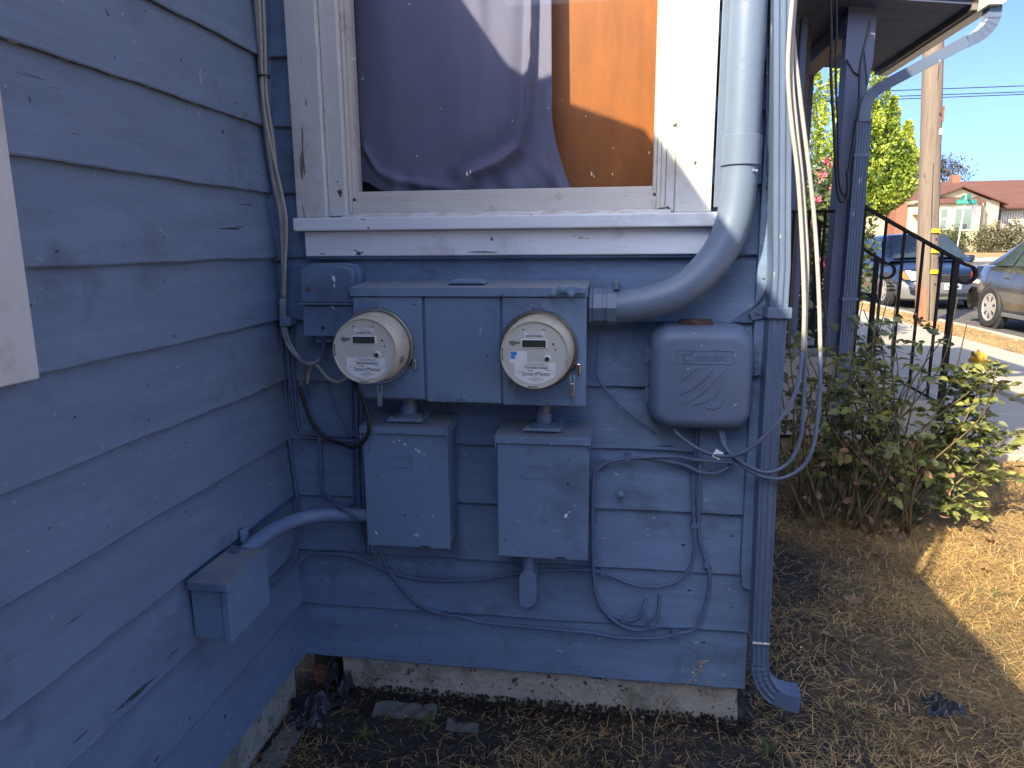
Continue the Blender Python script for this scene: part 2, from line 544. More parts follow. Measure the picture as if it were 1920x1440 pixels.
def tube(name, pts, r, m, parent=None, n=6, seg=8, loc=None, smooth=True):
    path = smooth_path(pts, n) if n > 1 else [Vector(p) for p in pts]
    if isinstance(r, (list, tuple)):
        k = np.linspace(0, len(r)-1, len(path))
        r = list(np.interp(k, range(len(r)), r))
    V, F = tube_geo(path, r, seg)
    me = mesh(name, V, F, smooth)
    return link(name, me, m, parent, loc)


def lathe_geo(prof, seg=40, origin=(0, 0, 0), axis='-Y'):
    """prof = [(radius, distance along axis)]"""
    V, F = [], []
    o = Vector(origin)
    for r, d in prof:
        for k in range(seg):
            a = 2*math.pi*k/seg
            c, s = r*math.cos(a), r*math.sin(a)
            if axis == '-Y':
                V.append(o+Vector((c, -d, s)))
            elif axis == 'Z':
                V.append(o+Vector((c, s, d)))
            elif axis == 'X':
                V.append(o+Vector((d, c, s)))
    for i in range(len(prof)-1):
        for k in range(seg):
            F.append((i*seg+k, i*seg+(k+1) % seg, (i+1)*seg+(k+1) % seg, (i+1)*seg+k))
    return V, F


def lathe(name, prof, m, parent=None, seg=40, origin=(0, 0, 0), axis='-Y', cap=True, loc=None, ang=R(40)):
    V, F = lathe_geo(prof, seg, origin, axis)
    if cap:
        n = len(prof)
        F.append(tuple(range(seg))[::-1])
        F.append(tuple((n-1)*seg+k for k in range(seg)))
    bm = bmesh.new()
    vs = [bm.verts.new(v) for v in V]
    for f in F:
        try:
            bm.faces.new([vs[i] for i in f])
        except ValueError:
            pass
    return link(name, bm_mesh(bm, name, True, ang), m, parent, loc)


def prism(name, poly, d0, d1, m, parent=None, plane='xz', bev=0.0, loc=None):
    """Extrude a polygon. plane 'xz' -> depth along Y; 'yz' -> depth along X; 'xy' -> depth along Z."""
    def P(a, b, d):
        return {'xz': (a, d, b), 'yz': (d, a, b), 'xy': (a, b, d)}[plane]
    bm = bmesh.new()
    A = [bm.verts.new(P(a, b, d0)) for a, b in poly]
    B = [bm.verts.new(P(a, b, d1)) for a, b in poly]
    n = len(poly)
    bm.faces.new(A)
    bm.faces.new(B[::-1])
    for i in range(n):
        bm.faces.new((A[i], B[i], B[(i+1) % n], A[(i+1) % n]))
    bmesh.ops.recalc_face_normals(bm, faces=bm.faces)
    if bev > 0:
        bmesh.ops.bevel(bm, geom=list(bm.edges), offset=bev, segments=2, affect='EDGES', profile=0.5)
    return link(name, bm_mesh(bm, name), m, parent, loc)


def text(name, body, size, x, y, z, m, parent, depth=0.0003, align='CENTER', shear=0.0, rot=(math.pi/2, 0, 0), spacing=1.0):
    cu = bpy.data.curves.new(name, 'FONT')
    cu.body = body
    cu.size = size
    cu.extrude = depth
    cu.align_x = align
    cu.align_y = 'CENTER'
    cu.shear = shear
    cu.space_character = spacing
    cu.resolution_u = 2
    ob = bpy.data.objects.new('tmp', cu)
    me = bpy.data.meshes.new_from_object(ob)
    bpy.data.objects.remove(ob)
    from mathutils import Euler
    me.transform(Matrix.Translation((x, y, z)) @ Euler(rot).to_matrix().to_4x4())
    me.name = name
    me.materials.clear()
    return link(name, me, m, parent)


def screw(name, x, y, z, r, m, parent, h=0.004):
    return lathe(name, [(r*1.35, 0), (r*1.35, h*.35), (r, h*.4), (r*.95, h), (r*.5, h*1.1)], m, parent, 8, (x, y, z))

# ================================================================== SETTING: terrain, paving, street


def terr(x, y):
    """Ground height: level by the house, falling slightly to the street and rising beyond the junction."""
    z = 0.03*min(max((x-3.0)/1.0, 0), 1)
    z += 0.026*max(0, y-16)
    return z


def sheet(name, xs, ys, dz, m, jitter=0.0):
    V, F = [], []
    nx, ny = len(xs), len(ys)
    for y in ys:
        for x in xs:
            j = 0
            if jitter:
                j = jitter*(math.sin(x*7.1+y*3.3)+math.sin(x*13.7-y*9.1)+math.sin(x*3.1+y*17.3)+0.6*math.sin(x*31+y*27)+0.6*math.sin(x*41-y*37))
            V.append((x, y, terr(x, y)+dz+j))
    for j in range(ny-1):
        for i in range(nx-1):
            F.append((j*nx+i, j*nx+i+1, (j+1)*nx+i+1, (j+1)*nx+i))
    return link(name, mesh(name, V, F, jitter > 0), m)


# one ground sheet out to the horizon, finer near the house (sunk a little under road and paving)
gx = list(np.linspace(-2.5, 4.4, 150))
gy = list(np.linspace(-3.0, 4.5, 160))
xs = [-600, -200, -60, -20, -6]+gx+[5, 5.7, 5.85, 8, 12, 16.5, 20, 30, 60, 200, 800]
ys = [-600, -200, -60, -20, -6]+gy+[5, 6, 8, 10, 12, 16, 20, 24, 32, 34, 40, 50, 70, 120, 300]


def ground_mesh():
    V, F = [], []
    nx, ny = len(xs), len(ys)
    for y in ys:
        for x in xs:
            j = 0.004*(math.sin(x*7.1+y*3.3)+math.sin(x*13.7-y*9.1)+math.sin(x*3.1+y*17.3)+0.5*math.sin(x*31+y*27)+0.5*math.sin(x*41-y*37))
            z = terr(x, min(y, 60))+j
            if 5.8 < x < 16.4 or (x > 5.8 and 23 < y < 33):
                z -= 0.22
            V.append((x, y, z))
    for j in range(ny-1):
        for i in range(nx-1):
            F.append((j*nx+i, j*nx+i+1, (j+1)*nx+i+1, (j+1)*nx+i))
    return mesh('ground', V, F, True)


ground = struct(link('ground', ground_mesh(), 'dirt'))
# dry lawn on the sunny side, parkway strip and far lawn
lawn_far = struct(sheet('far_lawn', list(np.linspace(14.5, 60, 20)), list(np.linspace(33.5, 60, 12)), 0.004, 'straw_ground'))
strip = struct(sheet('parkway_strip', list(np.linspace(5.15, 5.75, 8)), list(np.linspace(3.0, 24, 90)), 0.03, 'straw_ground', 0.006))
yard = struct(sheet('front_lawn', list(np.linspace(2.2, 3.2, 10)), list(np.linspace(5.4, 24, 40)), 0.012, 'straw_ground', 0.006))
# street along Y and cross street along X, 0.15 below the kerb
road = struct(sheet('road', [5.88, 8, 10, 12, 14, 16.3], list(np.linspace(-40, 24, 60)), -0.08, 'asphalt'))
road2 = struct(sheet('cross_street', list(np.linspace(-40, 90, 60)), list(np.linspace(23.99, 33.0, 12)), -0.084, 'asphalt'))


def kerb(name, x0, x1, y0, y1, h0, h1, alongy=True):
    n = max(2, int((y1-y0 if alongy else x1-x0)/0.9))
    V, F = [], []
    for i in range(n+1):
        t = i/n
        if alongy:
            y = y0+(y1-y0)*t
            for x, z in ((x0, h0), (x0, h1), (x1, h1), (x1, h0)):
                V.append((x, y, terr(x, y)+z))
        else:
            x = x0+(x1-x0)*t
            for y, z in ((y0, h0), (y0, h1), (y1, h1), (y1, h0)):
                V.append((x, y, terr(x, y)+z))
    for i in range(n):
        for k in range(3):
            F.append((i*4+k, i*4+k+1, i*4+k+5, i*4+k+4))
    return struct(link(name, mesh(name, V, F), 'concrete'))


kerb('kerb', 5.75, 5.89, 3, 24, -0.3, 0.036)
kerb('far_kerb', 14, 60, 33.0, 33.15, -0.3, 0.05, False)
struct(sheet('far_sidewalk', list(np.linspace(14, 60, 10)), [33.15, 34.5], 0.03, 'concrete'))
# sidewalk slabs, one by one
sw = struct(link('sidewalk', mesh('sidewalk', [(3.95, -2, 0.02), (5.15, -2, 0.02), (5.15, 16, 0.02), (3.95, 16, 0.02)], [(0, 1, 2, 3)]), 'dirt'))
sw.data.transform(Matrix.Translation((0, 0, -0.02)))
for k in range(16):
    y0 = -1.5+k*1.5
    bm = bmesh.new()
    vs = add_box(bm, 3.956, 5.146, y0+.004, y0+1.496, 0, 0.07, 0.004)
    for v in bm.verts:
        v.co.z += terr(5.0, v.co.y)-0.035
    link('slab', bm_mesh(bm, 'slab'), 'concrete', sw)
# landing and path from the porch steps to the sidewalk
path = struct(link('path', mesh('path', [(2.85, 2.61, .012), (3.94, 2.61, .025), (3.94, 5.0, .025), (2.85, 5.0, .012)], [(0, 1, 2, 3)]), 'dirt'))
for (a, b, c, d) in ((2.83, 3.385, 2.60, 3.7), (3.395, 3.945, 2.60, 3.7), (2.83, 3.385, 3.71, 5.0), (3.395, 3.945, 3.71, 5.0)):
    bm = bmesh.new()
    add_box(bm, a, b, c, d, -0.05, 0.045, 0.008)
    for v in bm.verts:
        v.co.z += -0.012*min(max((v.co.x-3.2)/0.7, 0), 1)
    link('slab', bm_mesh(bm, 'slab'), 'concrete', path)

walk = struct(link('front_walk', mesh('front_walk', [(3.2, 5.0, .02), (3.95, 5.0, .02), (3.95, 16, .02), (3.2, 16, .02)], [(0, 1, 2, 3)]), 'dirt'))
for k in range(12):
    y0 = 5.01+k*1.5
    bm = bmesh.new()
    add_box(bm, 3.2, 3.950, y0+.004, y0+1.496, 0, 0.07, 0.004)
    for v in bm.verts:
        v.co.z += terr(4.6, v.co.y)-0.036
    link('slab', bm_mesh(bm, 'slab'), 'concrete', walk)

# ================================================================== THE HOUSE
house = empty('house', (0, 0, 0), 'blue-grey weatherboard house with white window trim and electric meters', 'house')
PITCH_B = 0.1577
Z0 = 0.12


def board_mesh(name, L0, L1, z0, face, seed, dmin=0.003, dmax=0.0155, h=PITCH_B):
    """One lap board. face 'x': on the rear wall (runs along X, proud towards -Y); 'y': on the wing (runs along Y, proud towards +X)."""
    rr = random.Random(seed)
    n = max(8, int(abs(L1-L0)/0.035))
    ph = [rr.uniform(0, 6.28) for _ in range(6)]
    V, F = [], []
    for i in range(n+1):
        s = L0+(L1-L0)*i/n
        w = 0.0010*math.sin(s*9+ph[0])+0.0008*math.sin(s*23+ph[1])+0.0006*math.sin(s*61+ph[2])+rr.uniform(-.0006, .0006)
        dd = 0.0012*math.sin(s*5+ph[3])+0.0007*math.sin(s*17+ph[4])
        zb = z0+0.0015+w
        zt = z0+h+0.012
        # ring: back bottom, front bottom, front bottom rounded, mid, top front, top back
        ring = [(0.0, zb+0.001), (dmax+dd-0.002, zb), (dmax+dd, zb+0.003), ((dmin+dmax)/2+dd, z0+h*.5), (dmin, zt-0.002), (0.0, zt)]
        for d, z in ring:
            V.append((s, -d, z) if face == 'x' else (d, s, z))
    m = 6
    mi = []
    for i in range(n):
        for k in range(m-1):
            q = (i*m+k, i*m+k+1, (i+1)*m+k+1, (i+1)*m+k)
            F.append(q)
            mi.append(1 if k == 0 else 0)
    F.append(tuple(range(m)))
    F.append(tuple(n*m+k for k in range(m))[::-1])
    mi += [1, 1]
    me = mesh(name, V, F)
    bm = bmesh.new()
    bm.from_mesh(me)
    bmesh.ops.recalc_face_normals(bm, faces=bm.faces)
    bm.to_mesh(me)
    bm.free()
    me.materials.append(MATS['siding_x' if face == 'x' else 'siding_y'])
    me.materials.append(MATS['board_edge'])
    me.polygons.foreach_set('material_index', mi)
    return me


# rear wall core (with the window hole), behind the boards
WX0, WX1, WZ0, WZ1 = 0.20, 0.985, 1.33, 2.62
for a in ((0.0, 1.20, 0.003, 0.14, 0.12, WZ0), (0.0, WX0, 0.003, 0.14, WZ0, WZ1), (WX1, 1.20, 0.003, 0.14, WZ0, WZ1), (0.0, 1.20, 0.003, 0.14, WZ1, 3.3)):
    box('wall_core', *a, 'caulk_gap', house, 0)
nb = 0
for i in range(20):
    z = Z0+i*PITCH_B
    rows = [(0.004, 1.213-(0.0 if i < 2 else 0.03))]
    if z+PITCH_B > 1.30 and z < WZ1:
        rows = [(0.004, 0.095), (1.06, 1.183)]
    for a, b in rows:
        link('board', board_mesh('board', a, b, z, 'x', 100+nb), None, house)
        nb += 1
# wing wall (faces +X) towards the camera side
box('wing_core', -0.14, -0.002, -6.0, 0.14, 0.12, 2.50, 'caulk_gap', house, 0)
for i in range(15):
    z = Z0+i*PITCH_B
    a, b = -2.6, -0.003
    rows = [(a, b)] if z+PITCH_B < 1.09 else [(-1.6+0, b)]
    for a, b in rows:
        me = board_mesh('board', a, b, z, 'y', 300+i, 0.003, 0.0165)
        link('board', me, None, house)
# corner bead in the inside corner
prism('corner_bead', [(0.0, -0.002), (0.030, -0.002), (0.022, -0.012), (0.012, -0.022), (0.0, -0.034)], 1.22, 3.0, 'siding_x', house, 'xy')
# split crack between wing boards high up
box('wing_end', -0.14, 0.0, -6.1, -6.0, 0, 2.5, 'siding_y', house, 0)
# foundations
def rough_block(name, x0, x1, y0, y1, z0, z1, m, parent, amp=0.004, step=0.02, seed=0):
    bm = bmesh.new()
    bmesh.ops.create_cube(bm, size=1)
    for v in bm.verts:
        v.co = Vector((x0+(v.co.x+.5)*(x1-x0), y0+(v.co.y+.5)*(y1-y0), z0+(v.co.z+.5)*(z1-z0)))
    for _ in range(6):
        es = [e for e in bm.edges if e.calc_length() > step*1.6]
        if not es:
            break
        bmesh.ops.subdivide_edges(bm, edges=es, cuts=1, use_grid_fill=True)
    rr = random.Random(seed)
    for v in bm.verts:
        v.co += Vector((rr.uniform(-amp, amp), rr.uniform(-amp, amp), rr.uniform(-amp, amp)))
    return link(name, bm_mesh(bm, name), m, parent)


rough_block('foundation', 0.112, 1.202, 0.012, 0.16, -0.06, 0.116, 'concrete_old', house, 0.003, 0.03, 3)
rough_block('foundation', -0.16, -0.004, -3.0, -0.05, -0.06, 0.112, 'concrete_old', house, 0.003, 0.04, 4)
box('crawl_gap', -0.004, 0.115, 0.08, 0.14, -0.05, 0.118, 'caulk_gap', house, 0)

# corner board with a broken lower end
prism('corner_board', [(1.181, 3.3), (1.183, 0.46), (1.187, 0.43), (1.189, 0.412), (1.199, 0.408), (1.213, 0.405), (1.2150, 0.43), (1.213, 3.3)], -0.030, 0.002, 'siding_x', house, 'xz', 0.0012)
box('corner_board', 1.213, 1.232, -0.0295, 1.6, 0.40, 3.3, 'siding_x', house, 0.001)
box('side_wall', 1.198, 1.212, 0.003, 1.6, 0.12, 3.3, 'siding_y', house, 0)
# front part of the house beside the porch, and its corner board
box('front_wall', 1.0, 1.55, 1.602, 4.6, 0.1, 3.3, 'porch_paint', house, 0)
box('front_corner_board', 1.46, 1.563, 1.585, 1.70, 0.3, 3.3, 'post_paint', house, 0.003)

# main roof (above the frame) and the wing roof whose eave throws the slanting shadow
def slab(name, pts, th, m, parent):
    n = len(pts)
    V = [Vector(p) for p in pts]+[Vector(p)+Vector((0, 0, th)) for p in pts]
    F = [tuple(range(n))[::-1], tuple(range(n, 2*n))]+[(i, (i+1) % n, n+(i+1) % n, n+i) for i in range(n)]
    return link(name, mesh(name, V, F), m, parent)


slab('roof', [(1.62, -0.35, 3.22), (1.62, 5.2, 3.22), (-2.4, 5.2, 5.0), (-2.4, -0.35, 5.0)], 0.16, 'roof_shingle', house)
slab('roof', [(-6.2, -0.35, 3.22), (-2.4, -0.35, 5.0), (-2.4, 5.2, 5.0), (-6.2, 5.2, 3.22)], 0.16, 'roof_shingle', house)
EX, EZ = 0.30, 2.395          # wing eave edge
slab('wing_roof', [(EX, -0.76, EZ-0.10), (EX, -6.3, EZ-0.10), (-3.0, -6.3, EZ+1.1), (-3.0, -0.76, EZ+1.1)], 0.10, 'roof_shingle', house)
slab('wing_ceiling', [(0.0, -0.74, 2.46), (0.0, 0.1, 2.46), (-1.5, 0.1, 3.0), (-1.5, -0.74, 3.0)], 0.02, 'roof_shingle', house)
box('gable_wall', -6.0, 0.0, 0.003, 0.14, 2.5, 3.3, 'siding_x', house, 0)
box('gable_wall', -6.0, 1.2, 5.0, 5.1, 0.1, 3.3, 'siding_x', house, 0)
box('gable_wall', -6.1, -6.0, 0.0, 5.1, 0.1, 3.3, 'siding_x', house, 0)

# wing window casing at the left edge of the view
wc = box('window_casing', 0.0, 0.036, -1.02, -0.827, 1.066, 2.1, 'white_trim', house, 0.003)
wc['label'] = 'white casing of the wing window'

# -------------------------------------------------------------- window
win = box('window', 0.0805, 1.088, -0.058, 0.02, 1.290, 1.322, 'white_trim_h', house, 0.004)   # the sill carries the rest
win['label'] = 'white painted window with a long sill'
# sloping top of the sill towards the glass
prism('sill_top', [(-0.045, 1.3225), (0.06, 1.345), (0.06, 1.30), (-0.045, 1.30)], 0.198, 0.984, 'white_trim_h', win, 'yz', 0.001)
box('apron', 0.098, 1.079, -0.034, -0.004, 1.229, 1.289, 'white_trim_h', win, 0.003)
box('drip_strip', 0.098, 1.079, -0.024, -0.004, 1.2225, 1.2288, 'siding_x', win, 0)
box('casing', 0.0815, 0.158, -0.034, 0.0, 1.3225, 2.7, 'white_trim', win, 0.003)
box('stop', 0.1585, 0.2035, -0.018, 0.05, 1.3255, 2.7, 'white_trim', win, 0.003)
box('casing', 0.992, 1.073, -0.034, 0.0, 1.3225, 2.7, 'white_trim', win, 0.003)
box('stop', 0.9725, 0.9915, -0.018, 0.05, 1.3255, 2.7, 'white_trim', win, 0.002)
box('stop', 0.9615, 0.972, -0.004, 0.05, 1.335, 2.7, 'white_trim', win, 0.002)
# vinyl frame
box('frame', 0.2045, 0.2105, 0.0, 0.06, 1.3335, 2.6, 'vinyl_frame', win, 0.001)
box('frame', 0.2108, 0.2195, 0.012, 0.06, 1.3335, 2.6, 'vinyl_frame', win, 0.001)
box('frame', 0.9445, 0.952, 0.012, 0.06, 1.3335, 2.6, 'vinyl_frame', win, 0.001)
box('frame', 0.9524, 0.961, 0.0, 0.06, 1.3335, 2.6, 'vinyl_frame', win, 0.001)
box('frame', 0.2110, 0.9522, 0.006, 0.06, 1.3335, 1.3615, 'vinyl_frame', win, 0.001)
box('frame', 0.2110, 0.9522, 0.012, 0.06, 1.3620, 1.3705, 'vinyl_frame', win, 0.0008)
box('frame', 0.2195, 0.9443, 0.020, 0.06, 1.3710, 1.3860, 'vinyl_frame', win, 0.0015)
box('frame', 0.2, 0.96, 0.012, 0.06, 2.56, 2.6, 'vinyl_frame', win, 0.001)
pane = box('pane', 0.2195, 0.9443, 0.036, 0.040, 1.3862, 2.559, 'window_glass', win, 0)
for (x, z, s) in ((0.222, 1.700, .006), (0.242, 1.655, .005), (0.372, 1.470, .004), (0.497, 1.425, .008), (0.505, 1.43, .005), (0.800, 1.418, .007), (0.806, 1.412, .004), (0.696, 1.571, .003), (0.785, 1.55, .003), (0.365, 1.815, .004), (0.85, 1.417, .004), (0.934, 1.463, .004), (0.436, 1.578, .003), (0.61, 1.545, .003)):
    g = random.Random(int(x*1e4))
    pts = [(x+s*g.uniform(.3, 1)*.5*math.cos(t), z+s*g.uniform(.3, 1)*math.sin(t)) for t in np.linspace(0, 5.6, 7)]
    prism('paint_speck', pts, 0.0348, 0.0354, 'label_white', win, 'xz')
# dark room shell behind the window
for a in ((0.10, 0.2, 0.06, 1.2, 1.2, 2.7), (1.0, 1.1, 0.15, 1.2, 1.2, 2.7), (0.1, 1.1, 0.7, 0.75, 1.2, 2.7), (0.2, 1.0, 0.062, 0.72, 1.25, 1.376), (0.2, 1.0, 0.15, 0.72, 2.6, 2.7)):
    box('room_shell', *a, 'interior', house, 0)
# white strip between casing and conduit
box('conduit_board', 1.079, 1.172, -0.024, 0.003, 1.333, 3.2, 'conduit_paint', house, 0.002)
box('shadow_gap', 1.073, 1.079, -0.012, 0.003, 1.33, 3.2, 'caulk_gap', house, 0)
prism('torn_flap', [(1.096, 1.333), (1.118, 1.333), (1.119, 1.300), (1.1155, 1.298), (1.110, 1.310), (1.103, 1.322)], -0.024, -0.019, 'conduit_paint', house, 'xz')


# -------------------------------------------------------------- things behind the glass
def cloth():
    """Curtain: broad soft folds, a deep crease sweeping from the right hem down to the left, flared foot at the right."""
    nu, nv = 150, 110
    V, F = [], []

    def seg_dist(u, v, path):
        best, side = 9.0, 1
        for (a, b), (c, d) in zip(path[:-1], path[1:]):
            vx, vy = c-a, (d-b)*1.6
            t = max(0, min(1, ((u-a)*vx+(v-b)*1.6*vy)/(vx*vx+vy*vy)))
            ex, ey = u-(a+vx*t), (v-b)*1.6-vy*t
            q = math.hypot(ex, ey)
            if q < best:
                best, side = q, (1 if vx*ey-vy*ex > 0 else -1)
        return best, side
    crease = [(0.905, 1.0), (0.90, 0.38), (0.885, 0.25), (0.87, 0.15), (0.81, 0.088), (0.68, 0.058), (0.55, 0.034), (0.50, 0.0)]
    hem2 = [(0.02, 0.075), (0.08, 0.040), (0.20, 0.020), (0.36, 0.012), (0.48, 0.0)]
    fold3 = [(0.60, 0.9), (0.64, 0.40), (0.66, 0.25), (0.63, 0.12)]
    for j in range(nv+1):
        v = (j/nv)**1.9
        for i in range(nu+1):
            u = i/nu
            foot = max(0, 1-v/0.15)
            xr = 0.690+0.012*(1-v)+0.046*foot**1.6
            x = 0.205+(xr-0.205)*u
            d = 0.005*math.sin(u*8+1.0+0.8*v)+0.003*math.sin(u*19+3*v)
            q, side = seg_dist(u, v, crease)
            d -= 0.022*math.exp(-(q/0.022)**2)
            if side < 0:
                d += 0.020*math.exp(-(q/0.07)**2)
            else:
                d += 0.010*math.exp(-((q-0.05)/0.04)**2)
            q, side = seg_dist(u, v, hem2)
            d -= 0.010*math.exp(-(q/0.016)**2)
            q, side = seg_dist(u, v, fold3)
            d -= 0.006*math.exp(-(q/0.035)**2)
            # stitched hem band along the right edge, turned towards the glass
            k = max(0, (u-0.93)/0.07)
            d -= 0.012*k
            if 0.962 < u < 0.972:
                d += 0.0016
            b = max(0, 1-v/0.05)
            d += b*(0.007*math.sin(u*31)+0.005*math.sin(u*57+1))
            zb = 1.388+0.030*math.exp(-(u/0.07)**2)+0.004*abs(math.sin(u*9))
            z = zb+(2.55-zb)*v
            V.append((x, 0.095+d, z))
    for j in range(nv):
        for i in range(nu):
            F.append((j*(nu+1)+i, j*(nu+1)+i+1, (j+1)*(nu+1)+i+1, (j+1)*(nu+1)+i))
    return mesh('curtain', V, F, True)


cu = link('curtain', cloth(), 'curtain_cloth', None, (0.45, 0.088, 1.4))
tag(cu, 'grey-purple cloth curtain hanging crumpled behind the window glass', 'curtain')
cu.modifiers.new('thick', 'SOLIDIFY').thickness = 0.0015
ply = box('plywood_panel', 0.56, 1.0, 0.146, 0.156, 1.376, 2.6, 'orange_ply', None, 0, (0.78, 0.15, 1.376))
tag(ply, 'orange-brown plywood panel blocking the right half of the window', 'panel')

# ================================================================== ELECTRICS ON THE REAR WALL
mb = empty('meter_enclosure', (0.525, 0, 0.89), 'wide blue-grey metal enclosure holding the two round meters', 'meter box')
box('cabinet', 0.262, 0.797, -0.132, -0.021, 0.892, 1.150, 'box_paint', mb, 0.003)
prism('lid', [(-0.0225, 1.170), (-0.149, 1.159), (-0.149, 1.139), (-0.1465, 1.139), (-0.1465, 1.1545), (-0.0225, 1.165)], 0.252, 0.803, 'box_paint', mb, 'yz', 0.0008)
prism('lid_cap', [(0.475, 1.1655), (0.565, 1.1655), (0.552, 1.1755), (0.488, 1.1755)], -0.115, -0.045, 'box_paint', mb, 'xz', 0.002)
for k, (a, b, zb, d) in enumerate(((0.2565, 0.4215, 0.8975, -0.143), (0.4275, 0.6045, 0.8905, -0.1405), (0.6095, 0.8005, 0.8885, -0.143))):
    box('door', a, b, d, -0.1325, zb, 1.1375, 'box_paint', mb, 0.0025)
for x in (0.503, 0.517):
    screw('screw', x, -0.1405, 0.902, 0.0045, 'box_paint', mb, 0.006)
# lock hasp with three bolt heads on the lid corner
prism('hasp', [(0.715, 1.143), (0.760, 1.148), (0.795, 1.146), (0.797, 1.158), (0.772, 1.163), (0.745, 1.161), (0.722, 1.155)], -0.158, -0.1495, 'box_paint', mb, 'xz', 0.0015)
for x, z in ((0.727, 1.1475), (0.7465, 1.1565), (0.766, 1.1465)):
    screw('bolt', x, -0.158, z, 0.0065, 'box_paint', mb, 0.009)
for cx in (0.315, 0.694):
    for dx in (-0.010, 0.008):
        screw('screw', cx+dx, -0.143, 1.1155, 0.004, 'box_paint', mb, 0.005)


def make_meter(cx, cz, label, sticker, seal):
    y0 = -0.1435
    t = empty('electric_meter', (cx, y0, cz-0.09), label, 'electric meter', 'round electric meters on the enclosure')

    def lt(name, prof, m, parent=t, seg=56, cap=True):
        return lathe(name, prof, m, parent, seg, (cx, y0, cz), '-Y', cap)
    ring = lt('ring', [(0.0885, 0.0), (0.0905, 0.002), (0.0905, 0.012), (0.0885, 0.0145), (0.0855, 0.0145), (0.0840, 0.012), (0.0835, 0.004)], 'steel_ring')
    box('ring_clamp', cx+0.0865, cx+0.0955, y0-0.012, y0-0.001, cz-0.055, cz-0.030, 'steel_ring', ring, 0.002)
    cover = lt('cover', [(0.0805, 0.003), (0.0800, 0.030), (0.0785, 0.060), (0.0755, 0.079), (0.0735, 0.083), (0.0725, 0.0848), (0.0705, 0.0848)], 'meter_plastic')
    lt('rim', [(0.0738, 0.0835), (0.0745, 0.0865), (0.0735, 0.0895), (0.0715, 0.0895), (0.0700, 0.0862)], 'meter_plastic', cover, 56, False)
    yf = y0-0.0853
    face = lathe('face_plate', [(0.0702, 0.0), (0.0702, 0.0006)], 'meter_face', t, 48, (cx, yf+0.0003, cz))
    y1 = yf-0.0006
    # display in a pale bezel
    bez = box('display_bezel', cx-0.030, cx+0.028, y1-0.0025, y1, cz+0.0145, cz+0.0345, 'label_white', t, 0.0012)
    box('display', cx-0.0265, cx+0.0245, y1-0.0031, y1-0.0024, cz+0.0168, cz+0.0322, 'lcd', bez, 0)
    # smudge where a strap was torn off, left of the display
    prism('torn_mark', [(cx-0.056, cz+0.029), (cx-0.048, cz+0.031), (cx-0.043, cz+0.029), (cx-0.032, cz+0.028), (cx-0.032, cz+0.024), (cx-0.041, cz+0.023), (cx-0.046, cz+0.019), (cx-0.053, cz+0.022)], y1-0.0008, y1, 'smudge', t, 'xz')
    up_ = box('upper_label', cx-0.022, cx+0.021, y1-0.0005, y1, cz+0.0375, cz+0.0505, 'label_white', t, 0)
    text('print', 'TYPE CL200 240V 3W 60Hz', 0.0028, cx, y1-0.0006, cz+0.0478, 'ink', up_, 0.0001)
    text('print', 'TA 30  Kh 7.2  FM 2S', 0.0028, cx, y1-0.0006, cz+0.0445, 'ink', up_, 0.0001)
    for q in range(26):
        xx = cx-0.019+q*0.00148
        box('bar', xx, xx+random.choice((0.0005, 0.0009, 0.0011)), y1-0.0008, y1-0.0005, cz+0.0388, cz+0.0425, 'ink', up_, 0)
    # lower label, cut to the round face
    pts = [(cx-0.0445, cz-0.0155), (cx+0.0455, cz-0.0155), (cx+0.0455, cz-0.043)]
    pts += [(cx+0.0635*math.cos(a), cz+0.0635*math.sin(a)) for a in np.linspace(R(-46), R(-134), 14)]
    pts += [(cx-0.0445, cz-0.043)]
    lo = prism('lower_label', pts, y1-0.0005, y1, 'label_white', t, 'xz')
    yt = y1-0.0007
    text('print', 'FOCUS AXR-SD', 0.0058, cx+0.004, yt, cz-0.0200, 'ink', lo, 0.0001)
    text('print', 'FORM 2S CL200 240V 3W 60Hz TA 30', 0.0034, cx+0.003, yt, cz-0.0246, 'ink', lo, 0.0001)
    for q in range(36):
        xx = cx-0.020+q*0.00135
        box('bar', xx, xx+random.choice((0.0005, 0.0008, 0.001)), yt-0.0003, yt+0.0002, cz-0.0300, cz-0.0270, 'ink', lo, 0)
    text('print', 'PG&E', 0.0048, cx-0.0090, yt, cz-0.0350, 'ink', lo, 0.00015)
    text('print', '100600117', 0.0032, cx+0.029, yt, cz-0.0332, 'ink', lo, 0.0001)
    text('print', 'SmartMeter', 0.0130, cx+0.004, yt, cz-0.0418, 'ink', lo, 0.0002)
    text('print', 'TM', 0.0032, cx+0.0395, yt, cz-0.0385, 'ink', lo, 0.0001)
    text('print', 'LR 01 13', 0.0030, cx-0.033, yt, cz-0.0375, 'ink', lo, 0.0001)
    text('print', 'CAT US 1234', 0.0028, cx+0.003, yt, cz-0.0495, 'ink', lo, 0.0001)
    text('print', 'MADE IN MEXICO', 0.0040, cx+0.003, yt, cz-0.0532, 'ink', lo, 0.0001)
    text('print', 'PATENTED', 0.0026, cx+0.001, yt, cz-0.0572, 'ink', lo, 0.0001)
    # reset knob, slots
    kb = lathe('knob', [(0.0075, 0), (0.0072, 0.003), (0.006, 0.0042)], 'label_white', t, 20, (cx+0.0285, y1, cz-0.0075))
    lathe('knob_lens', [(0.0052, 0), (0.0042, 0.0015)], 'ink', kb, 16, (cx+0.0275, y1-0.0042, cz-0.0085))
    for x, z, w, h in ((-0.024, 0.0545, 0.0042, 0.0022), (0.0205, 0.0545, 0.0048, 0.0022), (0.0405, 0.0235, 0.0042, 0.0042), (0.0455, 0.0115, 0.0022, 0.0055)):
        box('slot', cx+x-w/2, cx+x+w/2, y1-0.0006, y1, cz+z-h/2, cz+z+h/2, 'ink', t, 0)
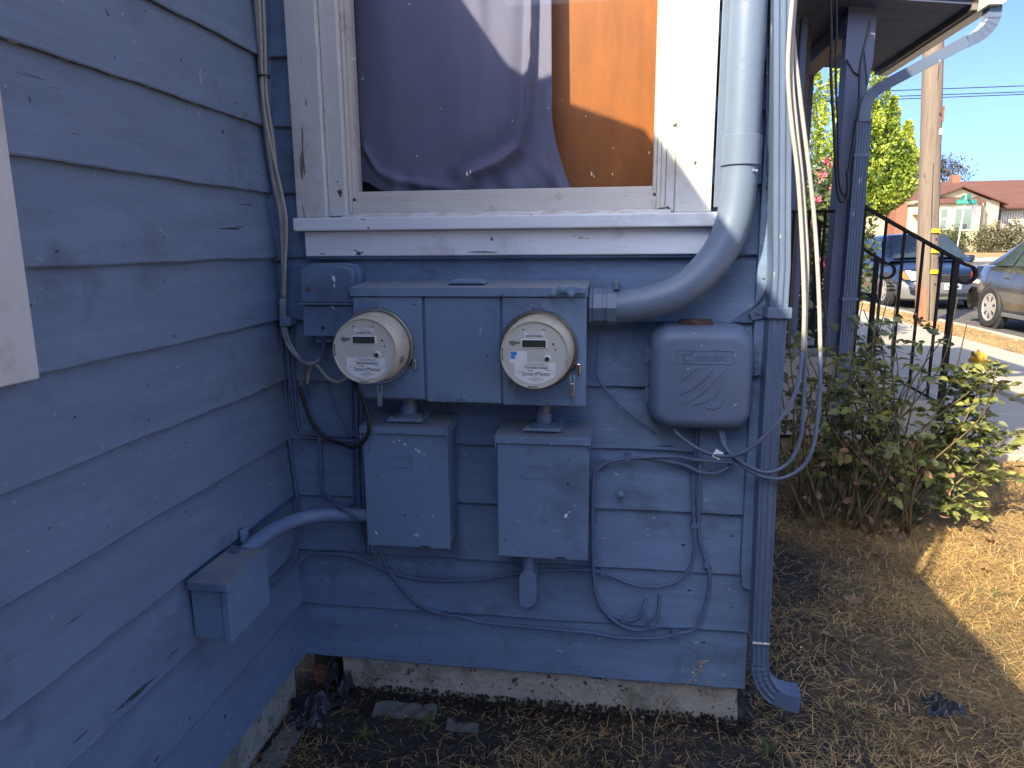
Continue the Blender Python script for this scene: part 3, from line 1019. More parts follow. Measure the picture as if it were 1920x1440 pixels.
    # dark worn spots of the clear cover edge
    for a0, a1 in ((R(168), R(190)), (R(258), R(276))):
        pp = [(cx+0.0722*math.cos(a), cz+0.0722*math.sin(a)) for a in np.linspace(a0, a1, 7)]+[(cx+0.0690*math.cos(a), cz+0.0690*math.sin(a)) for a in np.linspace(a1, a0, 7)]
        prism('edge_wear', pp, yf-0.0042, yf-0.0036, 'smudge', cover, 'xz')
    if sticker:
        s = box('sticker', cx-0.0545, cx-0.0165, y1-0.0008, y1-0.0002, cz-0.0195, cz+0.0075, 'label_white', t, 0)
        prism('sticker_print', [(cx-0.0525, cz+0.0065), (cx-0.0385, cz+0.0065), (cx-0.0385, cz-0.001), (cx-0.0425, cz-0.001), (cx-0.0425, cz-0.0105), (cx-0.0525, cz-0.0085)], y1-0.0011, y1-0.0008, 'label_blue', s, 'xz')
    else:
        box('side_patch', cx+0.066, cx+0.0775, y0-0.066, y0-0.048, cz-0.030, cz-0.014, 'smudge', cover, 0.001)
    # hanging barrel seal on a wire loop
    sx, sz = seal
    sl = tube('seal_wire', [(sx-0.004, y0-0.013, sz+0.020), (sx-0.005, y0-0.017, sz+0.008), (sx-0.003, y0-0.017, sz), (sx+0.003, y0-0.017, sz), (sx+0.005, y0-0.016, sz+0.010), (sx+0.004, y0-0.012, sz+0.020)], 0.0009, 'steel', t, 5, 6)
    box('seal_tag', sx-0.0055, sx+0.0050, y0-0.0195, y0-0.0145, sz-0.030, sz+0.001, 'steel', sl, 0.0012)
    return t


make_meter(0.3125, 1.0235, 'round cream electric meter at left, without a blue sticker', False, (0.318, 0.912))
make_meter(0.6935, 1.0200, 'round cream electric meter at right, with a small blue sticker', True, (0.771, 0.9450))


def breaker(x0, x1, z0, z1, hub, label, lean=0.0):
    yf = -0.130
    t = empty('breaker_box', ((x0+x1)/2, 0, z0), label, 'breaker box', 'breaker boxes below the meters')
    box('body', x0+0.006, x1-0.004, yf+0.010, -0.021, z0+0.002, z1-0.004, 'box_paint', t, 0.002)
    prism('lid', [(-0.0225, z1+0.012), (yf-0.008, z1), (yf-0.008, z1-0.0175), (yf-0.0055, z1-0.0175), (yf-0.0055, z1-0.0035), (-0.0225, z1+0.008)], x0-0.004, x1+0.003, 'box_paint', t, 'yz', 0.0006)
    for s, xx in ((0, x0-0.0038), (1, x1+0.0012)):
        prism('lid_flange', [(-0.0225, z1+0.011), (yf-0.006, z1-0.001), (yf-0.006, z1-0.034), (yf+0.002, z1-0.036), (yf+0.006, z1-0.020), (-0.0225, z1-0.016)], xx, xx+0.0018, 'box_paint', t, 'yz')
    door = box('door', x0, x1, yf, yf+0.0095, z0, z1-0.0195, 'box_paint', t, 0.002)
    # pressed name frame on the door with raised lettering too worn to read
    fx, fz = x0+(x1-x0)*0.435, z1-0.088
    w, h = 0.033, 0.0155
    for a in ((fx-w, fx+w, fz+h-.0022, fz+h), (fx-w, fx+w, fz-h, fz-h+.0022), (fx-w, fx-w+.0022, fz-h+.0023, fz+h-.0023), (fx+w-.0022, fx+w, fz-h+.0023, fz+h-.0023)):
        box('name_frame', a[0], a[1], yf-0.0022, yf-0.0001, a[2], a[3], 'box_paint', door, 0)
    for q in range(3):
        xx = fx-0.018+q*0.014
        box('raised_mark', xx, xx+0.008, yf-0.0014, yf-0.0001, fz-0.006, fz-0.0045, 'box_paint', door, 0)
        box('raised_mark', xx, xx+0.0018, yf-0.0014, yf-0.0001, fz-0.0044, fz+0.006, 'box_paint', door, 0)
        box('raised_mark', xx+0.002, xx+0.007, yf-0.0014, yf-0.0001, fz+0.0042, fz+0.006, 'box_paint', door, 0)
    xl = x0+(x1-x0)*0.70
    box('latch_slot', xl-0.012, xl+0.011, yf-0.0012, yf-0.0001, z0+0.0025, z0+0.0065, 'ink', door, 0.0008)
    # hub plate and nipple up to the meter enclosure
    hp = box('hub_plate', hub-0.046, hub+0.046, -0.118, -0.040, z1+0.0065, z1+0.016, 'box_paint', t, 0.004)
    lathe('nipple', [(0.034, 0.0), (0.030, 0.005), (0.0205, 0.007), (0.0205, 0.030), (0.0175, 0.0305), (0.0175, 0.075)], 'conduit_paint', t, 24, (hub, -0.078, z1+0.016), 'Z')
    for dx, dy in ((-.036, -.108), (.036, -.108), (.036, -.05)):
        lathe('screw', [(0.005, 0), (0.0048, 0.003), (0.002, 0.004)], 'box_paint', hp, 8, (hub+dx, dy, z1+0.016), 'Z')
    return t


bl = breaker(0.2585, 0.4705, 0.5155, 0.8255, 0.362, 'left grey breaker box with its door slightly ajar, below the meters')
br = breaker(0.5915, 0.8095, 0.5055, 0.8120, 0.697, 'right grey breaker box with a small conduit fitting underneath')



def chip(parent, x, y, z, s, a, m='label_white'):
    """Flake of paint or dropping stuck to a face that looks towards -Y."""
    g = random.Random(int(x*9173+z*7919))
    pts = []
    for k in range(7):
        t = 6.283*k/7
        r = s*g.uniform(.45, 1)
        u, v = r*math.cos(t)*.45, r*math.sin(t)
        pts.append((x+u*math.cos(a)-v*math.sin(a), z+u*math.sin(a)+v*math.cos(a)))
    return prism('paint_chip', pts, y-0.0006, y, m, parent, 'xz')


for x, z, s, a in ((0.338, 0.787, .004, .3), (0.352, 0.790, .0035, 1.0), (0.366, 0.781, .005, .6), (0.392, 0.770, .005, .5), (0.400, 0.764, .006, .4), (0.414, 0.757, .003, 1.2), (0.283, 0.549, .007, .5), (0.43, 0.60, .003, 0)):
    chip(bl, x, -0.1302, z, s, a)
for x, z, s, a, m in ((0.757, 0.618, .009, -.5, 'label_white'), (0.765, 0.628, .004, -.9, 'label_white'), (0.668, 0.735, .0035, .2, 'ink'), (0.705, 0.600, .003, .2, 'ink'), (0.735, 0.68, .003, .9, 'ink'), (0.64, 0.60, .0035, .4, 'label_white')):
    chip(br, x, -0.1302, z, s, a, m)

# conduit body under the right breaker box
cb = empty('conduit_body', (0.655, 0, 0.36), 'small painted conduit fitting hanging below the right breaker box', 'conduit fitting')
lathe('nipple', [(0.0145, 0.0), (0.0145, 0.028), (0.0165, 0.0285), (0.0165, 0.040), (0.012, 0.041), (0.012, 0.075)], 'box_paint', cb, 20, (0.655, -0.062, 0.440), 'Z')


def stadium(cx, cz, hw, hh, n=10):
    a = [(cx+hw*math.cos(t), cz+hh-hw+hw*math.sin(t)) for t in np.linspace(0, math.pi, n)]
    b = [(cx+hw*math.cos(t), cz-hh+hw+hw*math.sin(t)) for t in np.linspace(math.pi, 2*math.pi, n)]
    return a+b


prism('body', stadium(0.658, 0.398, 0.020, 0.052), -0.082, -0.028, 'box_paint', cb, 'xz', 0.003)
cv = prism('cover', stadium(0.654, 0.397, 0.0175, 0.049), -0.0875, -0.0822, 'box_paint', cb, 'xz', 0.0012)
for z in (0.440, 0.354):
    screw('screw', 0.654, -0.0875, z, 0.0028, 'box_paint', cv, 0.003)

# service conduit: straight riser, collar, long bend into the enclosure
rc = empty('service_conduit', (1.125, 0, 1.12), 'thick painted conduit curving down from the eave into the meter enclosure', 'conduit')
path = [(1.127, -0.066, 3.15), (1.127, -0.066, 2.5), (1.127, -0.066, 2.0), (1.127, -0.066, 1.6), (1.127, -0.066, 1.45), (1.126, -0.067, 1.38), (1.118, -0.070, 1.305), (1.096, -0.073, 1.243), (1.055, -0.076, 1.186), (1.005, -0.077, 1.147), (0.945, -0.077, 1.124), (0.89, -0.077, 1.114), (0.845, -0.077, 1.112)]
tube('pipe', path, 0.0385, 'conduit_paint', rc, 8, 24)
lathe('coupling', [(0.0395, 0), (0.0425, 0.001), (0.0425, 0.062), (0.0395, 0.063)], 'conduit_paint', rc, 32, (1.127, -0.066, 1.418), 'Z')
lathe('lock_nut', [(0.030, 0.0), (0.045, 0.001), (0.045, 0.007), (0.041, 0.008), (0.0425, 0.010), (0.0425, 0.030), (0.0395, 0.031), (0.0395, 0.040), (0.044, 0.041), (0.044, 0.062)], 'conduit_paint', rc, 8, (0.8035, -0.077, 1.112), 'X', True, None, R(25))
for x, z in ((1.150, 1.405), (1.156, 1.404)):
    screw('screw', x, -0.098, z, 0.0028, 'conduit_paint', rc, 0.003)
box('strap', 0.858, 0.870, -0.105, -0.018, 1.152, 1.172, 'conduit_paint', rc, 0.002)

# telephone junction box left of the enclosure
nid = empty('telephone_box', (0.166, 0, 1.034), 'small two-part blue-grey telephone box left of the meter enclosure', 'junction box')
poly = [(0.098, 1.118), (0.2365, 1.118), (0.2365, 1.186), (0.228, 1.200), (0.205, 1.207), (0.16, 1.208), (0.115, 1.204), (0.101, 1.198)]
prism('back_shell', [(0.10, 1.05), (0.243, 1.05), (0.243, 1.19), (0.235, 1.207), (0.21, 1.213), (0.12, 1.211), (0.10, 1.2)], -0.05, -0.02, 'box_paint', nid, 'xz', 0.003)
prism('upper_cover', poly, -0.078, -0.0502, 'box_paint', nid, 'xz', 0.003)
box('seam_lip', 0.093, 0.240, -0.083, -0.050, 1.1125, 1.1175, 'box_paint', nid, 0.0015)
box('lower_cover', 0.0985, 0.2365, -0.074, -0.0502, 1.034, 1.112, 'box_paint', nid, 0.003)
box('base_strip', 0.115, 0.2365, -0.048, -0.0215, 1.015, 1.033, 'box_paint', nid, 0.002)
for x, z in ((0.119, 1.152), (0.150, 1.056)):
    lathe('rust_spot', [(0.0055, 0), (0.005, 0.0012), (0.002, 0.0016)], 'rust', nid, 10, (x, -0.0782 if z > 1.1 else -0.0742, z))
lathe('plug_hole', [(0.0075, 0), (0.007, 0.001)], 'ink', nid, 14, (0.2285, -0.0783, 1.1385))

for x, z, s, a in ((0.186, 1.176, .010, .15), (0.187, 1.160, .007, .4), (0.181, 1.104, .006, .3), (0.175, 1.108, .004, .1)):
    chip(nid, x, -0.0786 if z > 1.115 else -0.0746, z, s, a)
# nail heads of the siding
for i in range(12):
    z = Z0+i*PITCH_B+0.028
    for x in ((0.25, 0.66, 1.02, 1.165) if i < 7 else (1.12,)):
        g = random.Random(i*31+int(x*100))
        lathe('nail_head', [(0.0032, 0), (0.0030, 0.0006), (0.0012, 0.0010)], 'siding_x', house, 8, (x+g.uniform(-.02, .02), -0.0138, z+g.uniform(-.006, .006)))
    for y in (-0.16, -0.57, -0.98):
        g = random.Random(i*37+int(y*100))
        yy, zz = y+g.uniform(-.02, .02), z+g.uniform(-.006, .006)
        lathe('nail_head', [(0.0032, 0.0135), (0.0030, 0.0149), (0.0012, 0.0153)], 'siding_y', house, 8, (0.0, yy, zz), 'X')

# -------------------------------------------------------------- cable box with raised lettering
cbx = empty('cable_box', (1.06, 0, 0.84), 'rounded blue-grey plastic cable box with raised lettering and leaf pattern', 'cable box')


def rrect(cx, cz, hw, hh, r, n=8):
    P = []
    for (sx, sz, a0) in ((1, 1, 0), (-1, 1, 90), (-1, -1, 180), (1, -1, 270)):
        for t in np.linspace(R(a0), R(a0+90), n):
            P.append((cx+sx*(hw-r)+r*math.cos(t), cz+sz*(hh-r)+r*math.sin(t)))
    return P


def pillow(name, cx, cz, hw, hh, r, prof, m, parent):
    """Stack of rounded rectangles: prof = [(inset, y)], last ring is capped."""
    V, F = [], []
    nn = None
    for ins, y in prof:
        P = rrect(cx, cz, hw-ins, hh-ins, max(r-ins*0.6, 0.004))
        nn = len(P)
        V += [(a, y, b) for a, b in P]
    for i in range(len(prof)-1):
        for k in range(nn):
            F.append((i*nn+k, i*nn+(k+1) % nn, (i+1)*nn+(k+1) % nn, (i+1)*nn+k))
    F.append(tuple((len(prof)-1)*nn+k for k in range(nn)))
    bm = bmesh.new()
    vs = [bm.verts.new(v) for v in V]
    for f in F:
        bm.faces.new([vs[i] for i in f])
    return link(name, bm_mesh(bm, name, True, R(50)), m, parent)


CX, CZ = 1.0615, 0.948
pillow('base_tray', CX, CZ, 0.1175, 0.122, 0.045, [(0.003, -0.020), (0.0, -0.022), (0.0, -0.050), (0.002, -0.052)], 'box_plastic', cbx)
lidp = [(0.0, -0.0525), (0.0, -0.060)]
lidp += [(0.030*(1-math.cos(a)), -0.060-0.045*math.sin(a)) for a in np.linspace(0.15, math.pi/2, 9)]
pillow('lid', CX, CZ, 0.1165, 0.121, 0.047, lidp, 'box_plastic', cbx)
lid = cbx.children[-1] if len(cbx.children) else None
YL = -0.105
lx, lz = CX+0.004, CZ
# name panel outline and lettering
def outline(name, pts, w, y0, y1, m, parent):
    n = len(pts)
    V, F = [], []
    for i in range(n):
        p, q, s = Vector(pts[i-1]), Vector(pts[i]), Vector(pts[(i+1) % n])
        t = (s-p).normalized()
        nr = Vector((-t.y, t.x))
        for o in (-w/2, w/2):
            a = q+nr*o
            V += [(a.x, y0, a.y), (a.x, y1, a.y)]
    for i in range(n):
        j = (i+1) % n
        F += [(i*4+1, j*4+1, j*4+3, i*4+3), (i*4, j*4, j*4+1, i*4+1), (i*4+3, j*4+3, j*4+2, i*4+2)]
    return link(name, mesh(name, V, F), m, parent)


outline('name_panel', rrect(lx, lz+0.0535, 0.064, 0.0150, 0.008, 4), 0.0018, YL+0.001, YL-0.0016, 'box_plastic', cbx)
text('lettering', 'omcast', 0.0235, lx+0.0125, YL-0.0003, lz+0.0535, 'box_plastic', cbx, 0.0016)
# the big C drawn as a double swirl
for r0 in (0.0135, 0.0085):
    pts = [(lx-0.036+r0*math.cos(a), YL-0.0004, lz+0.0525+r0*0.85*math.sin(a)) for a in np.linspace(R(50), R(330), 16)]
    tube('lettering', pts, 0.0016, 'box_plastic', cbx, 1, 5)
# the leaf pattern: crescents rising to the right
def crescent(p, q, bulge, w):
    p, q = Vector(p), Vector(q)
    n = 14
    d = (q-p)
    nr = Vector((-d.y, d.x)).normalized()
    A = [p+d*t+nr*(bulge*4*t*(1-t)) for t in np.linspace(0, 1, n)]
    B = [p+d*t+nr*((bulge-w)*4*t*(1-t)) for t in np.linspace(1, 0, n)][1:-1]
    return [(a.x, a.y) for a in A+B]


for p, q, bu, w in (((lx-.052, lz-.002), (lx-.014, lz+.030), .011, .013), ((lx-.052, lz-.034), (lx+.020, lz+.028), .011, .019),
                    ((lx-.050, lz-.060), (lx+.046, lz+.027), .007, .016), ((lx-.028, lz-.058), (lx+.046, lz+.008), -.003, .016), ((lx+.006, lz-.063), (lx+.045, lz-.034), -.004, .013)):
    prism('raised_leaf', crescent(p, q, bu, w), YL+0.001, YL-0.0022, 'box_plastic', cbx, 'xz', 0.0007)
for z in (0.997, 0.901):
    h = box('hinge', 0.9375, 0.9425, -0.060, -0.020, z-0.017, z+0.015, 'box_plastic', cbx, 0.001)
    box('hinge_knuckle', 0.9425, 0.957, -0.066, -0.045, z-0.013, z+0.001, 'box_plastic', h, 0.002)
    box('hinge_knuckle', 0.9425, 0.957, -0.064, -0.045, z+0.003, z+0.014, 'box_plastic', h, 0.002)
lt_ = lathe('lock', [(0.0115, 0), (0.0115, 0.010), (0.010, 0.012), (0.006, 0.012), (0.005, 0.009)], 'box_plastic', cbx, 20, (1.1875, -0.042, 0.962))
lathe('lock_pin', [(0.003, 0), (0.003, 0.004)], 'steel', lt_, 10, (1.1875, -0.052, 0.962))
# brick scrap lying on top of the cable box
bs_ = rough_block('brick_scrap', 1.012, 1.086, -0.060, -0.026, 1.0685, 1.0800, 'rusty_scrap', None, 0.002, 0.012, 9)
tag(bs_, 'flat rusty brown scrap lying on top of the cable box', 'brick')

# -------------------------------------------------------------- junction box on the wing wall, with its bent pipe
jb = empty('junction_box', (0.05, -0.40, 0.457), 'square blue-grey junction box on the left wall near the corner', 'junction box')
box('body', 0.0165, 0.083, -0.502, -0.346, 0.459, 0.576, 'box_paint', jb, 0.002)
prism('cover', [(0.085, 0.456), (0.1005, 0.456), (0.1005, 0.583), (0.085, 0.583)], -0.506, -0.340, 'box_paint', jb, 'xz', 0.002)
prism('lid', [(0.0165, 0.590), (0.103, 0.5855), (0.103, 0.572), (0.101, 0.572), (0.101, 0.5835), (0.0165, 0.5865)], -0.510, -0.336, 'box_paint', jb, 'xz', 0.0005)
box('lid_flange', 0.0165, 0.103, -0.5115, -0.5095, 0.571, 0.588, 'box_paint', jb, 0.0005)
pc = empty('bent_conduit', (0.15, -0.1, 0.55), 'thin bent metal conduit from the wall junction box to the left breaker box', 'conduit')
tube('pipe', [(0.044, -0.350, 0.570), (0.046, -0.305, 0.577), (0.051, -0.245, 0.580), (0.060, -0.185, 0.579), (0.078, -0.135, 0.576), (0.112, -0.100, 0.574), (0.160, -0.083, 0.573), (0.21, -0.078, 0.572), (0.275, -0.076, 0.572)], 0.0175, 'pipe_paint', pc, 8, 18)
box('strap', 0.020, 0.030, -0.31, -0.285, 0.585, 0.615, 'pipe_paint', pc, 0.003)
screw('screw', 0.032, -0.3, 0.605, 0.004, 'pipe_paint', pc)

# ================================================================== CABLES ON THE WALL


def cable(pts, r, m, label, clips=(), name='cable', group=None):
    """clips: parameters along the cable 0..1 where a nail-on clip holds it to the wall."""
    p0 = Vector(pts[len(pts)//2])
    t = empty(name, p0, label, 'cable', group)
    tube('sheath', pts, r, m, t, 7, 8)
    sp = smooth_path(pts, 7)
    for c in clips:
        q = sp[int(c*(len(sp)-1))]
        box('clip', q.x-r*1.7, q.x+r*1.7, q.y-r*1.3, -0.008, q.z-r*1.6, q.z+r*1.5, 'cable_painted', t, 0.0012)
        screw('clip_nail', q.x+r*2.6, q.y+0.003, q.z-r*0.5, 0.0028, 'box_paint', t, 0.005)
    return t


A = [(0.031,-0.040,3.0),(0.022,-0.04,2.2),(0.016,-0.04,1.843),(0.017,-0.04,1.751),(0.016,-0.04,1.656),(0.016,-0.04,1.584),(0.021,-0.04,1.498),(0.030,-0.04,1.411),(0.041,-0.04,1.334),(0.042,-0.04,1.27),(0.039,-0.04,1.205),(0.034,-0.04,1.125)]
cable(A, 0.0048, 'cable_white', 'leftmost of the pale wires running down the inside corner')
B = [(0.036,-0.052,3.0),(0.034,-0.052,2.2),(0.031,-0.052,1.839),(0.029,-0.052,1.747),(0.025,-0.052,1.654),(0.024,-0.052,1.582),(0.034,-0.052,1.497),(0.049,-0.05,1.41),(0.060,-0.05,1.334),(0.059,-0.05,1.283),(0.051,-0.05,1.218),(0.041,-0.05,1.126)]
cable(B, 0.0040, 'cable_white', 'thin pale wire bowing away from the corner bundle beside the window')
Cc = [(0.045,-0.036,3.0),(0.037,-0.036,2.2),(0.033,-0.036,1.844),(0.031,-0.036,1.752),(0.027,-0.038,1.657),(0.026,-0.038,1.597),(0.033,-0.036,1.511),(0.038,-0.035,1.411),(0.046,-0.035,1.335),(0.047,-0.035,1.27),(0.042,-0.035,1.205),(0.036,-0.035,1.125)]
cable(Cc, 0.0048, 'cable_white', 'middle pale wire of the bundle in the inside corner')
tie = tag(lathe('cable_tie', [(0.0135, 0), (0.0145, 0.0), (0.0145, 0.005), (0.0135, 0.005)], 'cable_black', None, 20, (0.026, -0.044, 1.648), 'Z', False, (0.026, -0.044, 1.648)), 'black tie holding the pale corner wires together', 'cable tie')
blk = empty('cable_clamp', (0.044, -0.035, 1.065), 'small square grey clamp on the wires below the window corner', 'clamp')
box('block', 0.030, 0.058, -0.062, -0.022, 1.058, 1.080, 'box_paint', blk, 0.002)
screw('screw', 0.046, -0.062, 1.069, 0.004, 'box_paint', blk)
for k, dx in enumerate((0.0, 0.008)):
    pts = [(0.034+dx,-0.050,1.126),(0.031+dx,-0.05,1.085),(0.032+dx,-0.05,1.05),(0.043+dx,-0.05,1.008),(0.064+dx*.6,-0.052,0.982),(0.086,-0.054-dx,0.966),(0.111,-0.056-dx,0.963),(0.132,-0.056,0.974)]
    cable(pts, 0.0050, 'cable_dusty', ('dusty black wire sweeping from the corner towards the left meter, lower one', 'dusty black wire sweeping from the corner towards the left meter, upper one')[k])
cable([(0.094,-0.06,0.965),(0.118,-0.06,0.961),(0.133,-0.06,0.946),(0.147,-0.06,0.929),(0.167,-0.06,0.918),(0.188,-0.06,0.921),(0.208,-0.06,0.938),(0.226,-0.04,0.975)], 0.0042, 'cable_white', 'bare pale wire looping to the lower left of the left meter')
cable([(0.097,-0.05,0.962),(0.084,-0.05,0.944),(0.075,-0.05,0.928),(0.069,-0.05,0.905)], 0.0042, 'cable_dusty', 'short stub of cable with a torn white end near the corner')
cable([(0.104,-0.05,0.958),(0.094,-0.05,0.937),(0.088,-0.05,0.910)], 0.0038, 'cable_white', 'short pale wire stub pointing down beside the torn cable end')
cable([(0.140,-0.05,1.02),(0.137,-0.05,1.0),(0.130,-0.05,0.975)], 0.0040, 'cable_painted', 'short painted lead coming out below the telephone box')
cable([(0.018,-0.022,1.12),(0.012,-0.022,1.013),(0.012,-0.022,0.928),(0.013,-0.022,0.842),(0.015,-0.022,0.755),(0.018,-0.022,0.696),(0.022,-0.022,0.637),(0.028,-0.024,0.569),(0.033,-0.026,0.508),(0.034,-0.055,0.462),(0.034,-0.13,0.43),(0.034,-0.24,0.43),(0.034,-0.33,0.455)], 0.0042, 'cable_painted', 'painted wire following the inside corner down to the junction box')
cable([(0.030,-0.028,1.05),(0.030,-0.026,0.99),(0.029,-0.026,0.916),(0.034,-0.026,0.874),(0.036,-0.026,0.802),(0.040,-0.026,0.776),(0.060,-0.026,0.762),(0.115,-0.026,0.758),(0.188,-0.026,0.755),(0.25,-0.026,0.759)], 0.0040, 'cable_painted', 'painted cable turning along the wall to the top of the left breaker box, lower one', (0.3,))
cable([(0.045,-0.030,1.05),(0.044,-0.03,0.946),(0.044,-0.03,0.89),(0.046,-0.03,0.805),(0.055,-0.03,0.775),(0.09,-0.03,0.769),(0.163,-0.03,0.770),(0.25,-0.03,0.773)], 0.0036, 'cable_painted', 'painted cable turning along the wall to the top of the left breaker box, upper one')
cable([(0.072,-0.06,0.904),(0.083,-0.06,0.855),(0.105,-0.06,0.8),(0.139,-0.06,0.77),(0.182,-0.075,0.760),(0.229,-0.125,0.766),(0.262,-0.150,0.784),(0.284,-0.155,0.815),(0.286,-0.155,0.850),(0.274,-0.152,0.893),(0.256,-0.150,0.928),(0.240,-0.10,0.965)], 0.0050, 'cable_black', 'black cable hanging in a loop in front of the left breaker box lid')
cable([(0.088,-0.045,0.910),(0.078,-0.032,0.863),(0.086,-0.03,0.82),(0.1,-0.03,0.77),(0.103,-0.03,0.72),(0.101,-0.03,0.661),(0.103,-0.03,0.617),(0.131,-0.05,0.604),(0.167,-0.088,0.600),(0.200,-0.102,0.590),(0.222,-0.09,0.555),(0.228,-0.03,0.48)], 0.0044, 'cable_painted', 'painted cable dropping across the bent conduit beside the left breaker box')
cable([(0.135,-0.03,0.935),(0.143,-0.03,0.871),(0.166,-0.03,0.822),(0.186,-0.03,0.787),(0.215,-0.03,0.765)], 0.0032, 'cable_painted', 'thin slanting wire under the left meter')
cable([(0.196,-0.026,0.95),(0.193,-0.026,0.849),(0.190,-0.026,0.735),(0.187,-0.026,0.602),(0.178,-0.026,0.579),(0.171,-0.026,0.572)], 0.0036, 'cable_painted', 'leftmost of three upright wires left of the left breaker box')
cable([(0.208,-0.026,0.95),(0.206,-0.026,0.793),(0.202,-0.026,0.647),(0.203,-0.026,0.558),(0.206,-0.026,0.445)], 0.0050, 'cable_painted', 'middle of three upright wires left of the left breaker box', (0.97,))
cable([(0.222,-0.026,0.95),(0.218,-0.026,0.721),(0.214,-0.026,0.558),(0.221,-0.026,0.441)], 0.0042, 'cable_painted', 'rightmost of three upright wires left of the left breaker box')
cable([(0.034,-0.33,0.430),(0.034,-0.18,0.424),(0.036,-0.06,0.426),(0.055,-0.03,0.434),(0.11,-0.027,0.437),(0.171,-0.027,0.435),(0.244,-0.027,0.408),(0.318,-0.027,0.384),(0.421,-0.027,0.379),(0.522,-0.027,0.389),(0.608,-0.027,0.408),(0.65,-0.027,0.418),(0.748,-0.027,0.430),(0.816,-0.027,0.432),(0.857,-0.027,0.424),(0.912,-0.027,0.403),(0.966,-0.027,0.397),(1.018,-0.027,0.41),(1.05,-0.027,0.436),(1.066,-0.027,0.473),(1.069,-0.027,0.53),(1.064,-0.027,0.6),(1.059,-0.027,0.683),(1.061,-0.027,0.738),(1.063,-0.032,0.84)], 0.0046, 'cable_painted', 'long painted cable sagging below both breaker boxes up to the cable box', (0.2, 0.573, 0.86))
cable([(0.237,-0.027,0.50),(0.264,-0.027,0.42),(0.296,-0.027,0.368),(0.339,-0.027,0.316),(0.372,-0.027,0.295),(0.419,-0.027,0.282),(0.478,-0.027,0.277),(0.521,-0.027,0.267),(0.607,-0.027,0.263),(0.721,-0.027,0.26),(0.805,-0.027,0.258),(0.888,-0.027,0.25),(0.983,-0.027,0.256),(1.036,-0.027,0.272),(1.076,-0.027,0.287),(1.095,-0.027,0.325),(1.108,-0.027,0.392),(1.108,-0.027,0.442),(1.096,-0.027,0.485),(1.081,-0.027,0.533),(1.075,-0.03,0.603),(1.073,-0.032,0.685),(1.071,-0.034,0.84)], 0.0046, 'cable_painted', 'lowest cable, running just above the foundation and up to the cable box', (0.24, 0.59, 0.80))
lathe('splice', [(0.0045, 0), (0.007, 0.001), (0.007, 0.020), (0.0058, 0.021), (0.0058, 0.042), (0.0045, 0.043)], 'cable_painted', [o for o in COL.objects if o.get('label', '').startswith('lowest cable')][0], 12, (1.0745, -0.031, 0.62), 'Z')
cable([(1.147,-0.028,0.727),(1.116,-0.028,0.706),(1.072,-0.040,0.711),(1.033,-0.034,0.726),(0.969,-0.026,0.734),(0.904,-0.026,0.735),(0.852,-0.026,0.723),(0.826,-0.026,0.701),(0.819,-0.026,0.673),(0.8175,-0.026,0.531),(0.819,-0.026,0.429),(0.831,-0.026,0.37),(0.859,-0.026,0.32),(0.9,-0.026,0.301),(0.928,-0.026,0.303),(0.947,-0.024,0.327),(0.957,-0.010,0.357)], 0.0046, 'cable_painted', 'inner of the two coax cables looping right of the right breaker box', (0.40, 0.82, 0.55))
cable([(1.157,-0.035,0.735),(1.119,-0.035,0.736),(1.057,-0.046,0.743),(1.006,-0.036,0.746),(0.93,-0.035,0.740),(0.865,-0.035,0.730),(0.832,-0.035,0.712),(0.818,-0.035,0.684),(0.8160,-0.035,0.566),(0.822,-0.035,0.407),(0.843,-0.033,0.335),(0.887,-0.029,0.29),(0.935,-0.027,0.274),(0.968,-0.027,0.287),(0.986,-0.022,0.315),(0.99,-0.008,0.367)], 0.0046, 'cable_painted', 'outer of the two coax cables looping right of the right breaker box', (0.30, 0.88))
cable([(0.835,-0.06,1.068),(0.825,-0.03,1.04),(0.822,-0.027,0.997),(0.820,-0.027,0.958),(0.830,-0.027,0.925),(0.862,-0.027,0.886),(0.901,-0.027,0.850),(0.941,-0.027,0.822),(0.97,-0.027,0.80)], 0.0024, 'cable_painted', 'thin ground wire slanting from the conduit bend to the cable box')
nail = tag(lathe('wall_bolt', [(0.010, 0), (0.010, 0.004), (0.006, 0.005), (0.006, 0.014), (0.003, 0.016)], 'box_paint', None, 8, (0.884, -0.014, 0.637), '-Y', True, (0.884, -0.014, 0.637)), 'painted bolt head in the siding right of the right breaker box', 'bolt')
# the three pale drop wires that loop below the corner into the cable box
def two_tone(pts, label, r=0.0046):
    """Pale above, painted grey below about 1.05 m."""
    sp = smooth_path(pts, 7)
    k = next(i for i, p in enumerate(sp) if p.z < 1.03)
    t = empty('drop_wire', sp[k], label, 'cable', 'drop wires at the house corner')
    V, F = tube_geo(sp[:k+1], r, 8)
    link('pale_sheath', mesh('pale_sheath', V, F, True), 'cable_white', t)
    V, F = tube_geo(sp[k:], r, 8)
    link('painted_sheath', mesh('painted_sheath', V, F, True), 'cable_grey', t)
    return t


